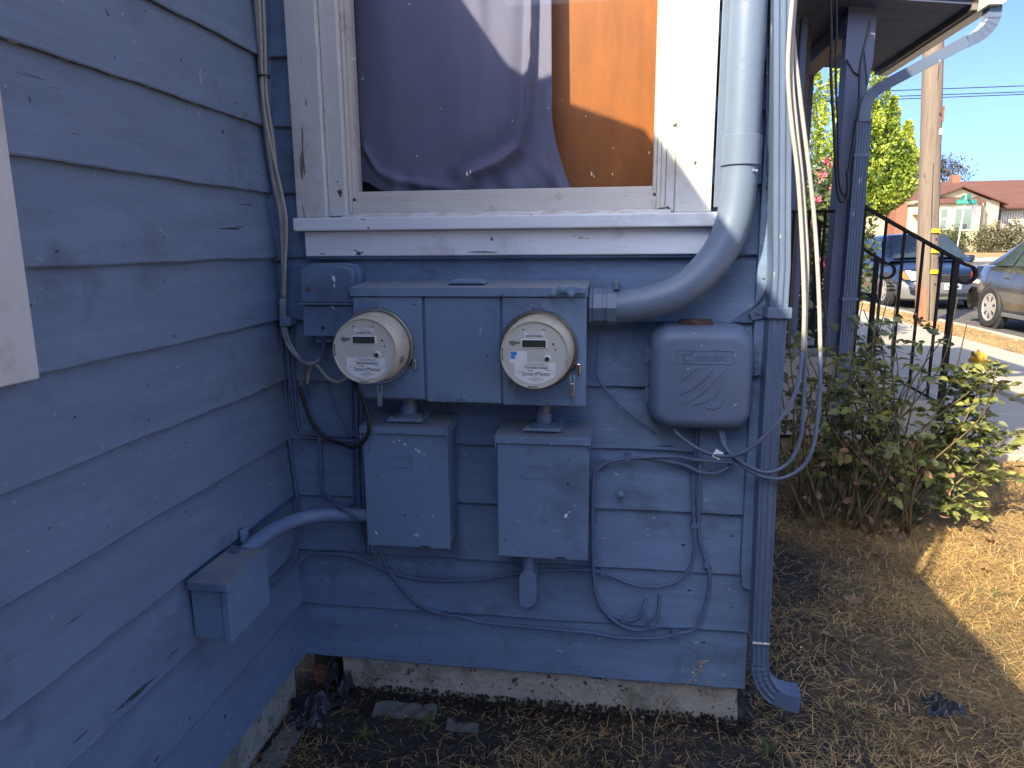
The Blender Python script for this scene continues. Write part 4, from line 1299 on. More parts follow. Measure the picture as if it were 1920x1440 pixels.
two_tone([(1.235,-0.11,3.1),(1.215,-0.10,2.2),(1.208,-0.1,1.758),(1.206,-0.1,1.657),(1.209,-0.1,1.585),(1.221,-0.1,1.5),(1.239,-0.1,1.403),(1.254,-0.1,1.292),(1.264,-0.11,1.18),(1.269,-0.12,1.088),(1.267,-0.13,0.996),(1.255,-0.14,0.927),(1.223,-0.15,0.868),(1.181,-0.15,0.818),(1.144,-0.14,0.787),(1.106,-0.12,0.776),(1.061,-0.1,0.785),(1.01,-0.08,0.817),(1.0,-0.06,0.845)], 'pale drop wire making the smallest loop under the cable box')
two_tone([(1.245,-0.09,3.1),(1.225,-0.085,2.2),(1.216,-0.085,1.762),(1.215,-0.085,1.66),(1.220,-0.085,1.587),(1.235,-0.085,1.491),(1.252,-0.085,1.393),(1.266,-0.085,1.293),(1.275,-0.09,1.202),(1.277,-0.1,1.086),(1.280,-0.11,0.969),(1.281,-0.12,0.875),(1.277,-0.12,0.813),(1.256,-0.12,0.765),(1.219,-0.12,0.742),(1.18,-0.11,0.747),(1.139,-0.1,0.771),(1.117,-0.08,0.797),(1.107,-0.06,0.845)], 'middle pale drop wire hanging beside the corner downspout')
two_tone([(1.255,-0.07,3.1),(1.228,-0.07,2.2),(1.212,-0.07,1.767),(1.222,-0.07,1.664),(1.241,-0.07,1.558),(1.266,-0.07,1.427),(1.286,-0.07,1.315),(1.299,-0.08,1.201),(1.309,-0.09,1.086),(1.316,-0.1,0.968),(1.315,-0.11,0.873),(1.305,-0.12,0.796),(1.282,-0.12,0.751),(1.238,-0.12,0.727),(1.193,-0.11,0.732),(1.152,-0.1,0.755),(1.126,-0.08,0.784),(1.115,-0.06,0.845)], 'pale drop wire making the widest loop, farthest from the corner')
tg = box('cable_tag', 1.093, 1.112, -0.118, -0.1165, 0.770, 0.789, 'label_white', None, 0, (1.10, -0.117, 0.78), Matrix.Rotation(R(28), 4, 'Y'), (1.10, -0.117, 0.78))
tag(tg, 'small white and pink paper tag on the wires under the cable box', 'tag')
cable([(1.172,-0.038,3.0),(1.172,-0.038,1.761),(1.176,-0.038,1.655),(1.182,-0.038,1.546),(1.190,-0.038,1.433),(1.200,-0.038,1.318),(1.205,-0.038,1.271),(1.205,-0.038,1.212),(1.199,-0.038,1.152),(1.18,-0.036,1.113),(1.152,-0.03,1.091),(1.120,-0.03,1.066)], 0.0034, 'cable_painted', 'thin painted cable running down the corner board to the cable box')

# ================================================================== DOWNSPOUTS


def ribbed(hw, hd, n=4, dep=0.0045):
    """Rectangular downspout section with ribs on the two wide faces."""
    P = []
    k = n*4
    for i in range(k+1):
        t = i/k
        P.append((-hw+2*hw*t, -hd+(dep if (i % 4) in (1, 2) and 0 < i < k else 0)))
    for i in range(k+1):
        t = i/k
        P.append((hw-2*hw*t, hd-(dep if (i % 4) in (1, 2) and 0 < i < k else 0)))
    return P


def spout(name, pts, prof, m, parent, twist, n=1, r=1.0):
    path = smooth_path(pts, n) if n > 1 else [Vector(p) for p in pts]
    V, F = tube_geo(path, r, prof=prof, twist0=twist)
    return link(name, mesh(name, V, F), m, parent)


ds = empty('downspout', (1.25, -0.05, 0.05), 'ribbed grey downspout strapped to the house corner beside the cable box', 'downspout')
PR = ribbed(0.0195, 0.0265, 3, 0.0030)
spout('pipe', [(1.182, -0.062, 3.15), (1.190, -0.062, 1.75), (1.2215, -0.062, 1.20), (1.2225, -0.062, 0.70), (1.2295, -0.062, 0.295)], PR, 'downspout_paint', ds, (1, 0, 0))
spout('lower_pipe', [(1.2300, -0.062, 0.300), (1.2330, -0.062, 0.235)], [(a*.94, b*.94) for a, b in PR], 'downspout_paint', ds, (1, 0, 0))
box('joint_line', 1.2095, 1.2505, -0.0905, -0.034, 0.295, 0.299, 'white_far', ds, 0.001)
# corrugated elbow and shoe
el = [Vector((1.2330, -0.062, 0.240))]
for i in range(1, 17):
    a = R(74)*i/16
    el.append(Vector((1.2330+0.066*(1-math.cos(a)), -0.062-0.0*a, 0.240-0.080*math.sin(a)-0.012*i/16)))
rad = [1.0 if i % 2 else 1.07 for i in range(len(el))]
V, F = tube_geo(el, rad, prof=[(a*1.02, b*1.02) for a, b in ribbed(0.0195, 0.0265, 3, 0.003)], twist0=(1, 0, 0))
link('elbow', mesh('elbow', V, F), 'downspout_paint', ds)
e1 = el[-1]
V, F = tube_geo([e1-Vector((0.008, 0, -0.003)), e1+Vector((0.026, -0.002, -0.006)), e1+Vector((0.050, -0.004, -0.008))], [0.98, 1.06, 1.12], prof=[(-.018, -.027), (.018, -.027), (.018, .027), (-.018, .027)], twist0=(0, 0, 1), caps=False)
so = link('shoe', mesh('shoe', V, F), 'downspout_paint', ds)
so.modifiers.new('t', 'SOLIDIFY').thickness = 0.002
st = box('strap', 1.1975, 1.2495, -0.0945, -0.030, 1.088, 1.112, 'downspout_paint', ds, 0.0015)
prism('strap_tab', [(1.164, 1.104), (1.178, 1.116), (1.198, 1.113), (1.198, 1.082), (1.176, 1.078)], -0.036, -0.0305, 'downspout_paint', ds, 'xz', 0.001)
screw('strap_screw', 1.184, -0.036, 1.096, 0.004, 'downspout_paint', ds)

# ================================================================== PORCH
po = empty('porch', (2.3, 3.6, 0), 'blue-grey front porch with dark ceiling, concrete steps and square post', 'porch')
box('floor', 1.56, 2.36, 2.98, 4.46, 0.02, 0.535, 'concrete', po, 0.01)
for k in range(3):
    step = box('step', 2.3605+0.26*k, 2.62+0.26*k, 3.0+0.001*k, 4.44, 0.0, 0.535-0.135*(k+1), 'concrete', po, 0.008)
box('post', 2.176, 2.305, 3.012, 3.14, 0.536, 2.46, 'post_paint', po, 0.004)
# added plates on the post head; zigzag copies the edge of the sunlight
prism('post_sun_shape', [(2.160, 2.62), (2.160, 2.30), (2.172, 2.315), (2.215, 2.245), (2.262, 2.215), (2.262, 2.38), (2.300, 2.16), (2.318, 2.30), (2.318, 2.62)], 2.995, 3.011, 'post_paint', po, 'xz', 0.001)
box('post_sun_shape', 2.162, 2.317, 3.0115, 3.16, 2.462, 2.56, 'post_paint', po, 0.002)
box('post', 2.176, 2.305, 4.30, 4.43, 0.536, 2.50, 'post_paint', po, 0.004)
box('half_post', 1.985, 2.035, 3.30, 3.36, 0.536, 2.60, 'brown_trim', po, 0.003)
box('half_post', 1.935, 1.975, 3.14, 3.20, 0.60, 2.60, 'post_paint', po, 0.003)
# beam parallel to the street and sloping roof with tongue-and-groove ceiling boards
box('beam', 2.175, 2.308, 3.161, 4.42, 2.502, 2.60, 'brown_trim', po, 0.003)
RX0, RX1, RY0, RY1 = 1.55, 2.76, 2.84, 4.40
SL = 0.115


def pz_(x):
    return 2.535+(RX1-x)*SL


nbd = 9
for k in range(nbd):
    y0 = RY0+(RY1-RY0)*k/nbd
    y1 = RY0+(RY1-RY0)*(k+1)/nbd-0.004
    V = [(RX0, y0, pz_(RX0)), (RX1, y0, pz_(RX1)), (RX1, y1, pz_(RX1)), (RX0, y1, pz_(RX0))]
    V += [(a, b, c+0.02) for a, b, c in V]
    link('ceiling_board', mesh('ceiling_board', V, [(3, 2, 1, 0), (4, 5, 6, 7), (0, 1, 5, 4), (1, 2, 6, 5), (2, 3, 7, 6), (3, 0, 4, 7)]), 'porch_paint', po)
slab('roof', [(RX0, RY0-.02, pz_(RX0)+0.024), (RX1+.02, RY0-.02, pz_(RX1+.02)+0.024), (RX1+.02, RY1+.02, pz_(RX1+.02)+0.024), (RX0, RY1+.02, pz_(RX0)+0.024)], 0.07, 'roof_shingle', po)
box('fascia', RX1+0.002, RX1+0.03, RY0, RY1, pz_(RX1)-0.03, pz_(RX1)+0.022, 'brown_trim', po, 0.002)
gt = empty('gutter', (2.80, 3.6, 2.5), 'cream gutter along the porch eave', 'gutter')
prism('trough', [(2.792, 2.60), (2.795, 2.497), (2.86, 2.495), (2.905, 2.535), (2.915, 2.60), (2.910, 2.60), (2.900, 2.537), (2.858, 2.500), (2.799, 2.502), (2.797, 2.60)], 2.72, 4.40, 'gutter_white', gt, 'xz')
prism('end_cap', [(2.792, 2.60), (2.795, 2.497), (2.86, 2.495), (2.905, 2.535), (2.915, 2.60)], 2.715, 2.7195, 'gutter_white', gt, 'xz')
pd = empty('porch_downspout', (2.27, 2.95, 0.06), 'ribbed grey downspout slanting from the porch gutter and down the post', 'downspout')
PP = ribbed(0.040, 0.030, 5, 0.005)
spout('outlet', [(2.845, 2.79, 2.50), (2.845, 2.79, 2.44)], [(a*1.04, b*1.04) for a, b in PP], 'downspout_paint', pd, (0, 1, 0))
up_el = [Vector((2.845, 2.79, 2.45))]
for i in range(1, 11):
    t = i/10
    a = R(62)*t
    up_el.append(Vector((2.845-0.11*(1-math.cos(a))/(1-math.cos(R(62))), 2.79+0.02*t, 2.45-0.115*math.sin(a)/math.sin(R(62)))))
V, F = tube_geo(up_el, [1.0 if i % 2 else 1.05 for i in range(len(up_el))], prof=PP, twist0=(0, 1, 0))
link('elbow', mesh('elbow', V, F), 'downspout_paint', pd)
spout('slant_pipe', [(2.742, 2.81, 2.338), (2.345, 2.945, 2.135)], PP, 'downspout_paint', pd, (0, 1, 0))
lo_el = [Vector((2.362, 2.935, 2.145)), Vector((2.325, 2.947, 2.118)), Vector((2.298, 2.952, 2.085)), Vector((2.283, 2.954, 2.045)), Vector((2.278, 2.955, 2.0)), Vector((2.278, 2.955, 1.95))]
V, F = tube_geo(lo_el, [1.04]*6, prof=PP, twist0=(0, 1, 0))
link('elbow', mesh('elbow', V, F), 'downspout_paint', pd)
spout('pipe', [(2.278, 2.955, 1.97), (2.278, 2.955, 0.09)], [(b*1.1, a*1.0) for a, b in ribbed(0.040, 0.030, 5, 0.004)], 'downspout_paint', pd, (0, 1, 0))
for z in (1.75, 0.9):
    box('strap', 2.232, 2.324, 2.918, 2.99, z, z+0.02, 'downspout_paint', pd, 0.001)

cable([(2.002,2.8,2.76),(2.002,2.8,2.64),(2.024,2.8,2.418),(2.038,2.8,2.192),(2.072,2.8,1.931),(2.101,2.8,1.694),(2.12,2.8,1.559),(2.143,2.8,1.492),(2.172,2.8,1.5),(2.178,2.8,1.573),(2.165,2.8,1.663)], 0.0085, 'cable_black', 'left one of two black cables hanging from the porch ceiling')
cable([(2.040,2.85,2.76),(2.046,2.85,2.654),(2.066,2.85,2.429),(2.077,2.85,2.201),(2.108,2.85,1.937),(2.129,2.85,1.698),(2.147,2.85,1.577),(2.175,2.85,1.522),(2.193,2.85,1.57),(2.189,2.85,1.697),(2.203,2.85,1.816),(2.222,2.87,2.022),(2.215,2.88,2.252),(2.246,2.90,2.421),(2.262,2.93,2.504)], 0.0065, 'cable_black', 'right one of two black cables, looping back up the porch post')

# ------------------------------------------------ iron railings


def railing(name, a, b, base_a, base_b, n, label, newel=None, bottom=True, scroll=False, at=None):
    a, b = Vector(a), Vector(b)
    t = empty(name, (a.x, a.y, base_a), label, 'railing', 'iron railings on the porch')
    V, F = tube_geo([a, b] if not scroll else [a, b], 1.0, prof=[(-.019, -.009), (.019, -.009), (.019, .009), (-.019, .009)], twist0=(0, 1, 0))
    link('handrail', mesh('handrail', V, F), 'iron_black', t)
    if scroll:
        d = (b-a).normalized()
        pts = [b-d*0.02, b+d*0.03]
        c = b+d*0.035+Vector((0, 0, -0.055))
        for ang in np.linspace(R(60), R(-150), 10):
            pts.append(c+Vector((math.cos(ang)*0.055, 0, math.sin(ang)*0.055)))
        V, F = tube_geo(smooth_path(pts, 3), 1.0, prof=[(-.016, -.008), (.016, -.008), (.016, .008), (-.016, .008)], twist0=(0, 1, 0))
        link('scroll', mesh('scroll', V, F), 'iron_black', t)
    for s in ([(k+0.5)/n for k in range(n)] if at is None else [(q-a.x)/(b.x-a.x) for q in at]):
        p = a.lerp(b, s)
        zb = base_a+(base_b-base_a)*s
        box('picket', p.x-0.0075, p.x+0.0075, p.y-0.0075, p.y+0.0075, zb+0.06, p.z-0.006, 'iron_black', t, 0.001)
    if bottom:
        V, F = tube_geo([Vector((a.x, a.y, base_a+0.06)), Vector((b.x, b.y, base_b+0.06))], 1.0, prof=[(-.013, -.008), (.013, -.008), (.013, .008), (-.013, .008)], twist0=(0, 1, 0))
        link('bottom_rail', mesh('bottom_rail', V, F), 'iron_black', t)
    for q in (newel or ()):
        box('newel', q[0]-0.017, q[0]+0.017, q[1]-0.017, q[1]+0.017, q[2], q[3], 'iron_black', t, 0.002)
    return t


railing('porch_railing', (1.62, 3.05, 1.443), (2.176, 3.05, 1.443), 0.536, 0.536, 6, 'level black iron railing between house wall and porch post')
railing('step_railing', (2.335, 3.05, 1.478), (2.945, 3.05, 1.128), 0.50, 0.16, 6, 'black iron stair railing with a scroll end, nearest the camera', [(2.912, 3.05, 0.13, 1.14)], True, True, (2.362, 2.49, 2.602, 2.716, 2.828))
railing('step_railing', (2.40, 4.40, 1.446), (2.955, 4.40, 1.10), 0.50, 0.16, 5, 'black iron stair railing on the far side of the porch steps', [(2.90, 4.40, 0.13, 1.13), (2.44, 4.40, 0.5, 1.43)], True, True)
railing('porch_railing', (2.31, 4.41, 1.443), (1.62, 4.41, 1.443), 0.536, 0.536, 6, 'level black iron railing along the far end of the porch')

# ================================================================== STREET: pole, wires, cars, sign, far houses
up_pole = empty('utility_pole', (5.62, 10.2, -0.03), 'weathered wooden utility pole with three yellow reflector bands', 'pole')
V, F = lathe_geo([(0.150, -0.1), (0.148, 0.5), (0.143, 2.0), (0.133, 5.0), (0.12, 9.0), (0.115, 9.5)], 22, (5.62, 10.2, -0.03), 'Z')
rr = random.Random(5)
offs = [rr.uniform(0.965, 1.03) for _ in range(22)]
V = [Vector((5.62+(v.x-5.62)*offs[i % 22], 10.2+(v.y-10.2)*offs[i % 22], v.z)) for i, v in enumerate(V)]
V = [Vector((v.x-0.07*(v.z+0.03), v.y, v.z)) for v in V]
link('shaft', mesh('shaft', V, F), 'pole_wood', up_pole)
# rust-stained foot on the left half
pts = []
for (zz) in (0.0, 0.4, 0.70):
    for k in range(9):
        a = R(172+k*10)
        pts.append((5.62-0.07*zz+0.1535*math.cos(a), 10.2+0.1535*math.sin(a), -0.03+zz*(1-0.15*abs(k-3)/4 if zz > .6 else 1)))
link('stain', mesh('stain', pts, [(j*9+k, j*9+k+1, (j+1)*9+k+1, (j+1)*9+k) for j in range(2) for k in range(8)], True), 'pole_stain', up_pole)
# split running up the shaft and dark bolt holes
tube('split', [(5.601, 10.052, 0.05), (5.520, 10.056, 1.2), (5.442, 10.062, 2.4)], 0.007, 'ink', up_pole, 3, 6)
for z in (0.62, 1.30, 3.1):
    lathe('bolt_hole', [(0.017, 0.0), (0.015, 0.004)], 'ink', up_pole, 10, (5.685-0.07*z, 10.2-0.1355, z))
for z in (1.385, 1.085, 0.772):
    n = 12
    V, F = [], []
    for k in range(n+1):
        a = R(-98+k*10)
        for r, dz in ((0.138, 0), (0.165, 0.006), (0.165, 0.058), (0.138, 0.064)):
            V.append((5.62-0.07*z+r*math.cos(a), 10.2+r*math.sin(a), z+dz))
    for k in range(n):
        for j in range(3):
            F.append((k*4+j, k*4+j+1, k*4+j+5, k*4+j+4))
    link('reflector_band', mesh('reflector_band', V, F), 'yellow_plastic', up_pole)
box('step_iron', 5.50, 5.53, 10.08, 10.11, 2.98, 3.20, 'rust', up_pole, 0.003)
lathe('insulator', [(0.02, 0), (0.03, 0.03), (0.02, 0.09)], 'white_far', up_pole, 10, (5.51, 10.08, 2.80), 'Z')

for k, z in enumerate((6.42, 6.30, 6.17)):
    pts = [(-20+8*i, 26+k*0.4, z+0.0022*((i-4.5)**2)+(0.02*i if k == 2 else -0.008*i)) for i in range(10)]
    w = tube('overhead_wire', pts, 0.016, 'cable_black', None, 4, 6, (16, 26+k*0.4, z))
    tag(w, ('topmost of three overhead wires crossing behind the utility pole', 'middle of three overhead wires crossing behind the utility pole', 'lowest of three overhead wires crossing behind the utility pole')[k], 'wire', 'overhead wires')


# ---------------------------------------------------------------- cars. Local frame: +x forward, y to the car's left, z up.
def car(name, loc, heading, paint, label, L=4.75, W=1.78, H=1.44, bumper=None, seat_rear=0.0):
    """heading: rotation about Z that turns +x to the driving direction."""
    root = bpy.data.objects.new(name, None)
    COL.objects.link(root)
    root.location = loc
    root.rotation_euler = (0, 0, heading)
    tag(root, label, 'car', 'cars parked at the kerb')

    def put(nm, me, m, parent=root):
        o = bpy.data.objects.new(nm, me)
        COL.objects.link(o)
        me.materials.append(MATS[m])
        o.parent = parent
        return o

    def grid(nm, rows, m, parent=root, close=False, smooth=True):
        n = len(rows[0])
        V = [p for r in rows for p in r]
        F = [(i*n+k, i*n+k+1, (i+1)*n+k+1, (i+1)*n+k) for i in range(len(rows)-1) for k in range(n-1)]
        bm = bmesh.new()
        vs = [bm.verts.new(v) for v in V]
        for f in F:
            bm.faces.new([vs[i] for i in f])
        return put(nm, bm_mesh(bm, nm, smooth, R(38)), m, parent)
    hw = W/2
    # stations along the body: x, half width, bottom z, belt height, crown
    S = [(-L/2, .70, .38, .80, .86), (-L/2+.06, .80, .30, .88, .95), (-L/2+.25, .95, .22, .92, 1.00), (-L/2+.8, .99, .19, .93, 1.02), (-1.25, 1, .18, .92, 1.0), (-.4, 1, .18, .90, .96), (.5, 1, .18, .88, .94), (1.0, .995, .18, .86, .93), (1.45, .98, .19, .82, .89), (L/2-.45, .95, .20, .74, .81), (L/2-.18, .87, .22, .66, .72), (L/2-.05, .76, .26, .58, .62), (L/2, .68, .32, .52, .55)]
    rows = []
    for x, w, zb, zs, zc in S:
        w *= hw
        rows.append([(x, -w*.90, zb), (x, -w*.975, zb+.05), (x, -w, (zb+zs)*.5), (x, -w*.985, zs-.10), (x, -w*.93, zs), (x, -w*.60, zc-.012), (x, 0, zc), (x, w*.60, zc-.012), (x, w*.93, zs), (x, w*.985, zs-.10), (x, w, (zb+zs)*.5), (x, w*.975, zb+.05), (x, w*.90, zb)])
    body = grid('body', rows, paint)
    for e in (0, -1):
        me = mesh('body_end', rows[e], [tuple(range(13))])
        put('body_end', me, paint, body)
    # greenhouse
    G = [(-1.72, .80, .985, .985), (-1.45, .79, .97, 1.20), (-1.05, .76, .95, 1.385), (-.5, .75, .94, H-.01), (.05, .75, .93, H), (.40, .76, .93, H-.045), (.80, .80, .93, 1.20), (1.32, .86, .91, .915)]
    rows = []
    for x, w, z0, z1 in G:
        w *= hw
        wb = hw*.915
        k = (z1-z0)
        rows.append([(x, -wb, z0-.03), (x, -(wb*.35+w*.65), z0+k*.55), (x, -w*.93, z0+k*.90), (x, -w*.70, z0+k*.985), (x, 0, z1+.012*(k > .1)), (x, w*.70, z0+k*.985), (x, w*.93, z0+k*.90), (x, (wb*.35+w*.65), z0+k*.55), (x, wb, z0-.03)])
    grid('cabin', rows, paint, body)

    def lerp(a, b, t):
        return tuple(np.array(a)*(1-t)+np.array(b)*t)

    def off(p, d):
        return tuple(np.array(p)+np.array(d))

    # windscreen and rear window sit on the sloping cabin panels
    def panel(nm, corners, d, m, parent=root, nu=4, nv=4, bow=0.0):
        a, b, c, e = corners     # a-b bottom, e-c top
        rows = []
        for j in range(nv+1):
            v = j/nv
            r = []
            for i in range(nu+1):
                u = i/nu
                p = np.array(lerp(lerp(a, b, u), lerp(e, c, u), v))+np.array(d)*(1+bow*4*u*(1-u))
                r.append(tuple(p))
            rows.append(r)
        return grid(nm, rows, m, parent)
    panel('windscreen', [(1.27, -hw*.80, .945), (1.27, hw*.80, .945), (.47, hw*.66, H-.07), (.47, -hw*.66, H-.07)], (.022, 0, .03), 'car_glass', root, 6, 4, .8)
    panel('rear_window', [(-1.66, -hw*.74, 1.03), (-1.66, hw*.74, 1.03), (-1.10, hw*.62, H-.09), (-1.10, -hw*.62, H-.09)], (-.02, 0, .035), 'car_glass', root, 6, 4, .8)
    for s in (-1, 1):
        for (xa, xb, xc, xd, nm) in ((.06, .98, .42, .06, 'front_side_window'), (-.92, .0, .0, -.80, 'rear_side_window'), (-1.36, -.97, -.86, -1.02, 'quarter_window')):
            zt = H-.12
            wz = {'front_side_window': zt, 'rear_side_window': zt, 'quarter_window': zt-.03}[nm]
            panel(nm, [(xa, s*hw*.908, .945), (xb, s*hw*.908, .945), (xc, s*hw*.755, wz), (xd, s*hw*.755, wz)], (0, s*.018, .004), 'car_glass', root, 3, 3)
        mir = bpy.data.meshes.new('mirror')
        bm = bmesh.new()
        add_box(bm, .72, .86, s*hw*.97 if s > 0 else -hw*.97-.17, s*hw*.97+.17 if s > 0 else -hw*.97, .90, 1.03, 0.035, 3)
        put('mirror', bm_mesh(bm, 'mirror', True, R(50)), paint)
        for xd_ in (.10, -.88):
            bm = bmesh.new()
            add_box(bm, xd_-.16, xd_, s*hw*.985-.012, s*hw*.985+.022, .76, .79, 0.01)
            put('door_handle', bm_mesh(bm, 'handle'), paint)
        for xd_ in (1.02, .03, -.93):     # door gaps
            bm = bmesh.new()
            add_box(bm, xd_-.004, xd_+.004, s*hw*.962-.02, s*(hw+.0015) if s > 0 else -hw*.962+.02, .26, .86, 0)
            put('door_gap', bm_mesh(bm, 'gap'), 'ink')
        bm = bmesh.new()
        add_box(bm, -1.0, 1.02, s*(hw-.01)-.014, s*(hw-.01)+.014, .21, .27, 0.008)
        put('sill_trim', bm_mesh(bm, 'sill'), 'car_trim_and_reflection')
    # wheels
    for x in (-1.36, 1.40):
        for s in (-1, 1):
            yy = s*(hw-.105)
            o = bpy.data.objects.new('wheel', None)
            COL.objects.link(o)
            o.parent = root

            def wl(nm, prof, m, seg=28, cap=True):
                V, F = [], []
                for r, d in prof:
                    for k in range(seg):
                        a = 2*math.pi*k/seg
                        V.append((x+r*math.cos(a), yy+s*d, .315+r*math.sin(a)))
                for i in range(len(prof)-1):
                    for k in range(seg):
                        F.append((i*seg+k, i*seg+(k+1) % seg, (i+1)*seg+(k+1) % seg, (i+1)*seg+k))
                if cap:
                    F.append(tuple((len(prof)-1)*seg+k for k in range(seg)))
                bm = bmesh.new()
                vs = [bm.verts.new(v) for v in V]
                for f in F:
                    bm.faces.new([vs[i] for i in f])
                return put(nm, bm_mesh(bm, nm, True, R(40)), m, o)
            wl('arch', [(.385, .0), (.385, .094), (.0, .094)], 'ink', 28, False)
            wl('tyre', [(.20, .0), (.315, .01), (.315, .10), (.295, .123), (.225, .123), (.215, .105)], 'rubber')
            wl('rim', [(.215, .104), (.212, .120), (.195, .120), (.185, .108), (.05, .108)], 'rim_alloy')
            for q in range(7):
                a = 2*math.pi*(q+.3)/7
                hole = [(x+math.cos(a+da)*r, yy+s*.1095, .315+math.sin(a+da)*r) for r, da in ((.09, -.12), (.175, -.17), (.175, .17), (.09, .12))]
                put('rim_hole', mesh('rim_hole', hole, [(0, 1, 2, 3)]), 'ink', o)
    # front
    fx = L/2
    for s in (-1, 1):
        hl = panel('headlight', [(fx-.09, s*hw*.80, .56), (fx+.03, s*hw*.42, .55), (fx-.03, s*hw*.42, .665), (fx-.20, s*hw*.88, .735)], (.05, s*.02, .02), 'lamp_clear', root, 5, 4, .35)
        panel('reflector', [(fx-.03, s*hw*.68, .585), (fx+.02, s*hw*.52, .575), (fx-.01, s*hw*.52, .65), (fx-.08, s*hw*.70, .675)], (.068, s*.022, .022), 'chrome', hl, 3, 3, .3)
        panel('turn_signal', [(fx-.20, s*hw*.885, .575), (fx-.09, s*hw*.81, .565), (fx-.19, s*hw*.89, .73), (fx-.30, s*hw*.935, .71)], (.05, s*.035, .015), 'lamp_amber', root, 2, 2)
    bm = bmesh.new()
    for q in range(4):
        add_box(bm, fx-.05, fx+.026, -.36, .36, .555+q*.030, .567+q*.030, .003)
    put('grille', bm_mesh(bm, 'grille'), 'rubber')
    bm = bmesh.new()
    add_box(bm, fx-.06, fx+.012, -.38, .38, .54, .685, .01)
    put('grille_recess', bm_mesh(bm, 'recess'), 'ink')
    em = bpy.data.objects.new('emblem', None)
    bm = bmesh.new()
    for (a, b, c, d) in ((-.055, -.032, .575, .66), (.032, .055, .575, .66), (-.032, .032, .608, .627)):
        add_box(bm, fx+.026, fx+.040, a, b, c, d, .003)
    put('emblem', bm_mesh(bm, 'emblem'), 'chrome')
    bpy.data.objects.remove(em)
    # front bumper
    rows = []
    for i in range(13):
        u = -1+2*i/12
        xx = fx+.035-.20*abs(u)**2.6-.16*max(0, abs(u)-.75)*2
        yv = u*hw*.96
        rows.append([(xx-.10, yv, .17), (xx, yv, .21), (xx+.014, yv, .33), (xx+.012, yv, .45), (xx-.025, yv, .535), (xx-.11, yv, .565)])
    bmp = grid('front_bumper', rows, bumper or paint)
    bm = bmesh.new()
    add_box(bm, fx-.02, fx+.052, -.50, .50, .265, .335, .02)
    put('intake', bm_mesh(bm, 'intake'), 'ink', bmp)
    bm = bmesh.new()
    add_box(bm, fx+.05, fx+.062, -.155, .155, .40, .51, .004)
    pl = put('number_plate', bm_mesh(bm, 'plate'), 'plate_white', bmp)
    for q in range(5):
        bm = bmesh.new()
        add_box(bm, fx+.0622, fx+.0635, -.105+q*.045, -.078+q*.045, .43, .475, 0)
        put('plate_character', bm_mesh(bm, 'char'), 'lcd', pl)
    # rear
    for s in (-1, 1):
        panel('tail_light', [(-fx+.10, s*hw*.86, .62), (-fx-.005, s*hw*.50, .62), (-fx+.02, s*hw*.50, .80), (-fx+.16, s*hw*.90, .82)], (-.03, s*.02, .005), 'lamp_red', root, 3, 3)
    rows = []
    for i in range(13):
        u = -1+2*i/12
        xx = -fx-.045+.24*abs(u)**2.6
        yv = u*hw*.97
        rows.append([(xx+.09, yv, .24), (xx, yv, .30), (xx-.01, yv, .42), (xx, yv, .52), (xx+.08, yv, .58)])
    grid('rear_bumper', rows, paint)
    return root


# driving towards -Y
car('parked_car', (7.40, 8.85, -0.055), R(-90), 'car_grey', 'dark grey sedan at the right edge, cut off by the picture', 4.7, 1.78, 1.42)
car('parked_car', (7.22, 15.6, -0.05), R(-90), 'car_blue', 'dark blue sedan facing the camera with reflections painted silver-grey on its front bumper', 4.75, 1.80, 1.48, 'car_trim_and_reflection')

# ---------------------------------------------------------------- house across the junction
FY = 42.0
fh = empty('far_house', (19.5, FY, 0.75), 'cream stucco house with brown-red roof and gable across the junction', 'house')
box('wall', 16.95, 21.4, FY, FY+7, 0.4, 3.5, 'stucco_cream', fh, 0)
box('wall', 21.4, 28, FY+0.9, FY+7, 0.4, 3.3, 'garage_white', fh, 0)
prism('gable', [(17.2, 3.30), (21.3, 3.30), (19.33, 4.14)], FY-0.01, FY+3, 'stucco_cream', fh, 'xz')


def roof_plane(name, pts, th=0.12, m='roof_red'):
    return slab(name, pts, th, m, fh)


roof_plane('roof', [(15.6, FY+0.3, 3.0), (28.5, FY+0.3, 3.05), (28.5, FY+4.2, 4.75), (15.6, FY+4.2, 4.65)])
roof_plane('roof', [(15.6, FY+8, 3.0), (15.6, FY+4.2, 4.65), (28.5, FY+4.2, 4.75), (28.5, FY+8, 3.05)])
for s, xe in ((-1, 16.75), (1, 21.75)):
    roof_plane('gable_roof', [(xe, FY-0.35, 3.20), (19.33, FY-0.35, 4.18), (19.33, FY+3.2, 4.18), (xe, FY+3.2, 3.20)], 0.07)
# bay with its own little roof
bay = box('bay', 18.1, 20.25, FY-0.55, FY-0.001, 0.5, 3.30, 'stucco_cream', fh, 0)
slab('bay_roof', [(17.95, FY-0.75, 3.30), (20.4, FY-0.75, 3.30), (20.3, FY-0.02, 3.62), (18.1, FY-0.02, 3.62)], 0.05, 'roof_red', fh)


def far_window(x0, x1, z0, z1, y, m='window_far', bars=True):
    f = box('window_frame', x0-.07, x1+.07, y-0.06, y-0.002, z0-.07, z1+.07, 'white_far', fh, 0)
    if bars:
        zm = (z0+z1)/2
        box('pane', x0, x1, y-0.075, y-0.0605, z0, zm-.03, m, f, 0)
        box('pane', x0, x1, y-0.075, y-0.0605, zm+.03, z1, m, f, 0)
    else:
        box('pane', x0, x1, y-0.075, y-0.0605, z0, z1, m, f, 0)
    return f


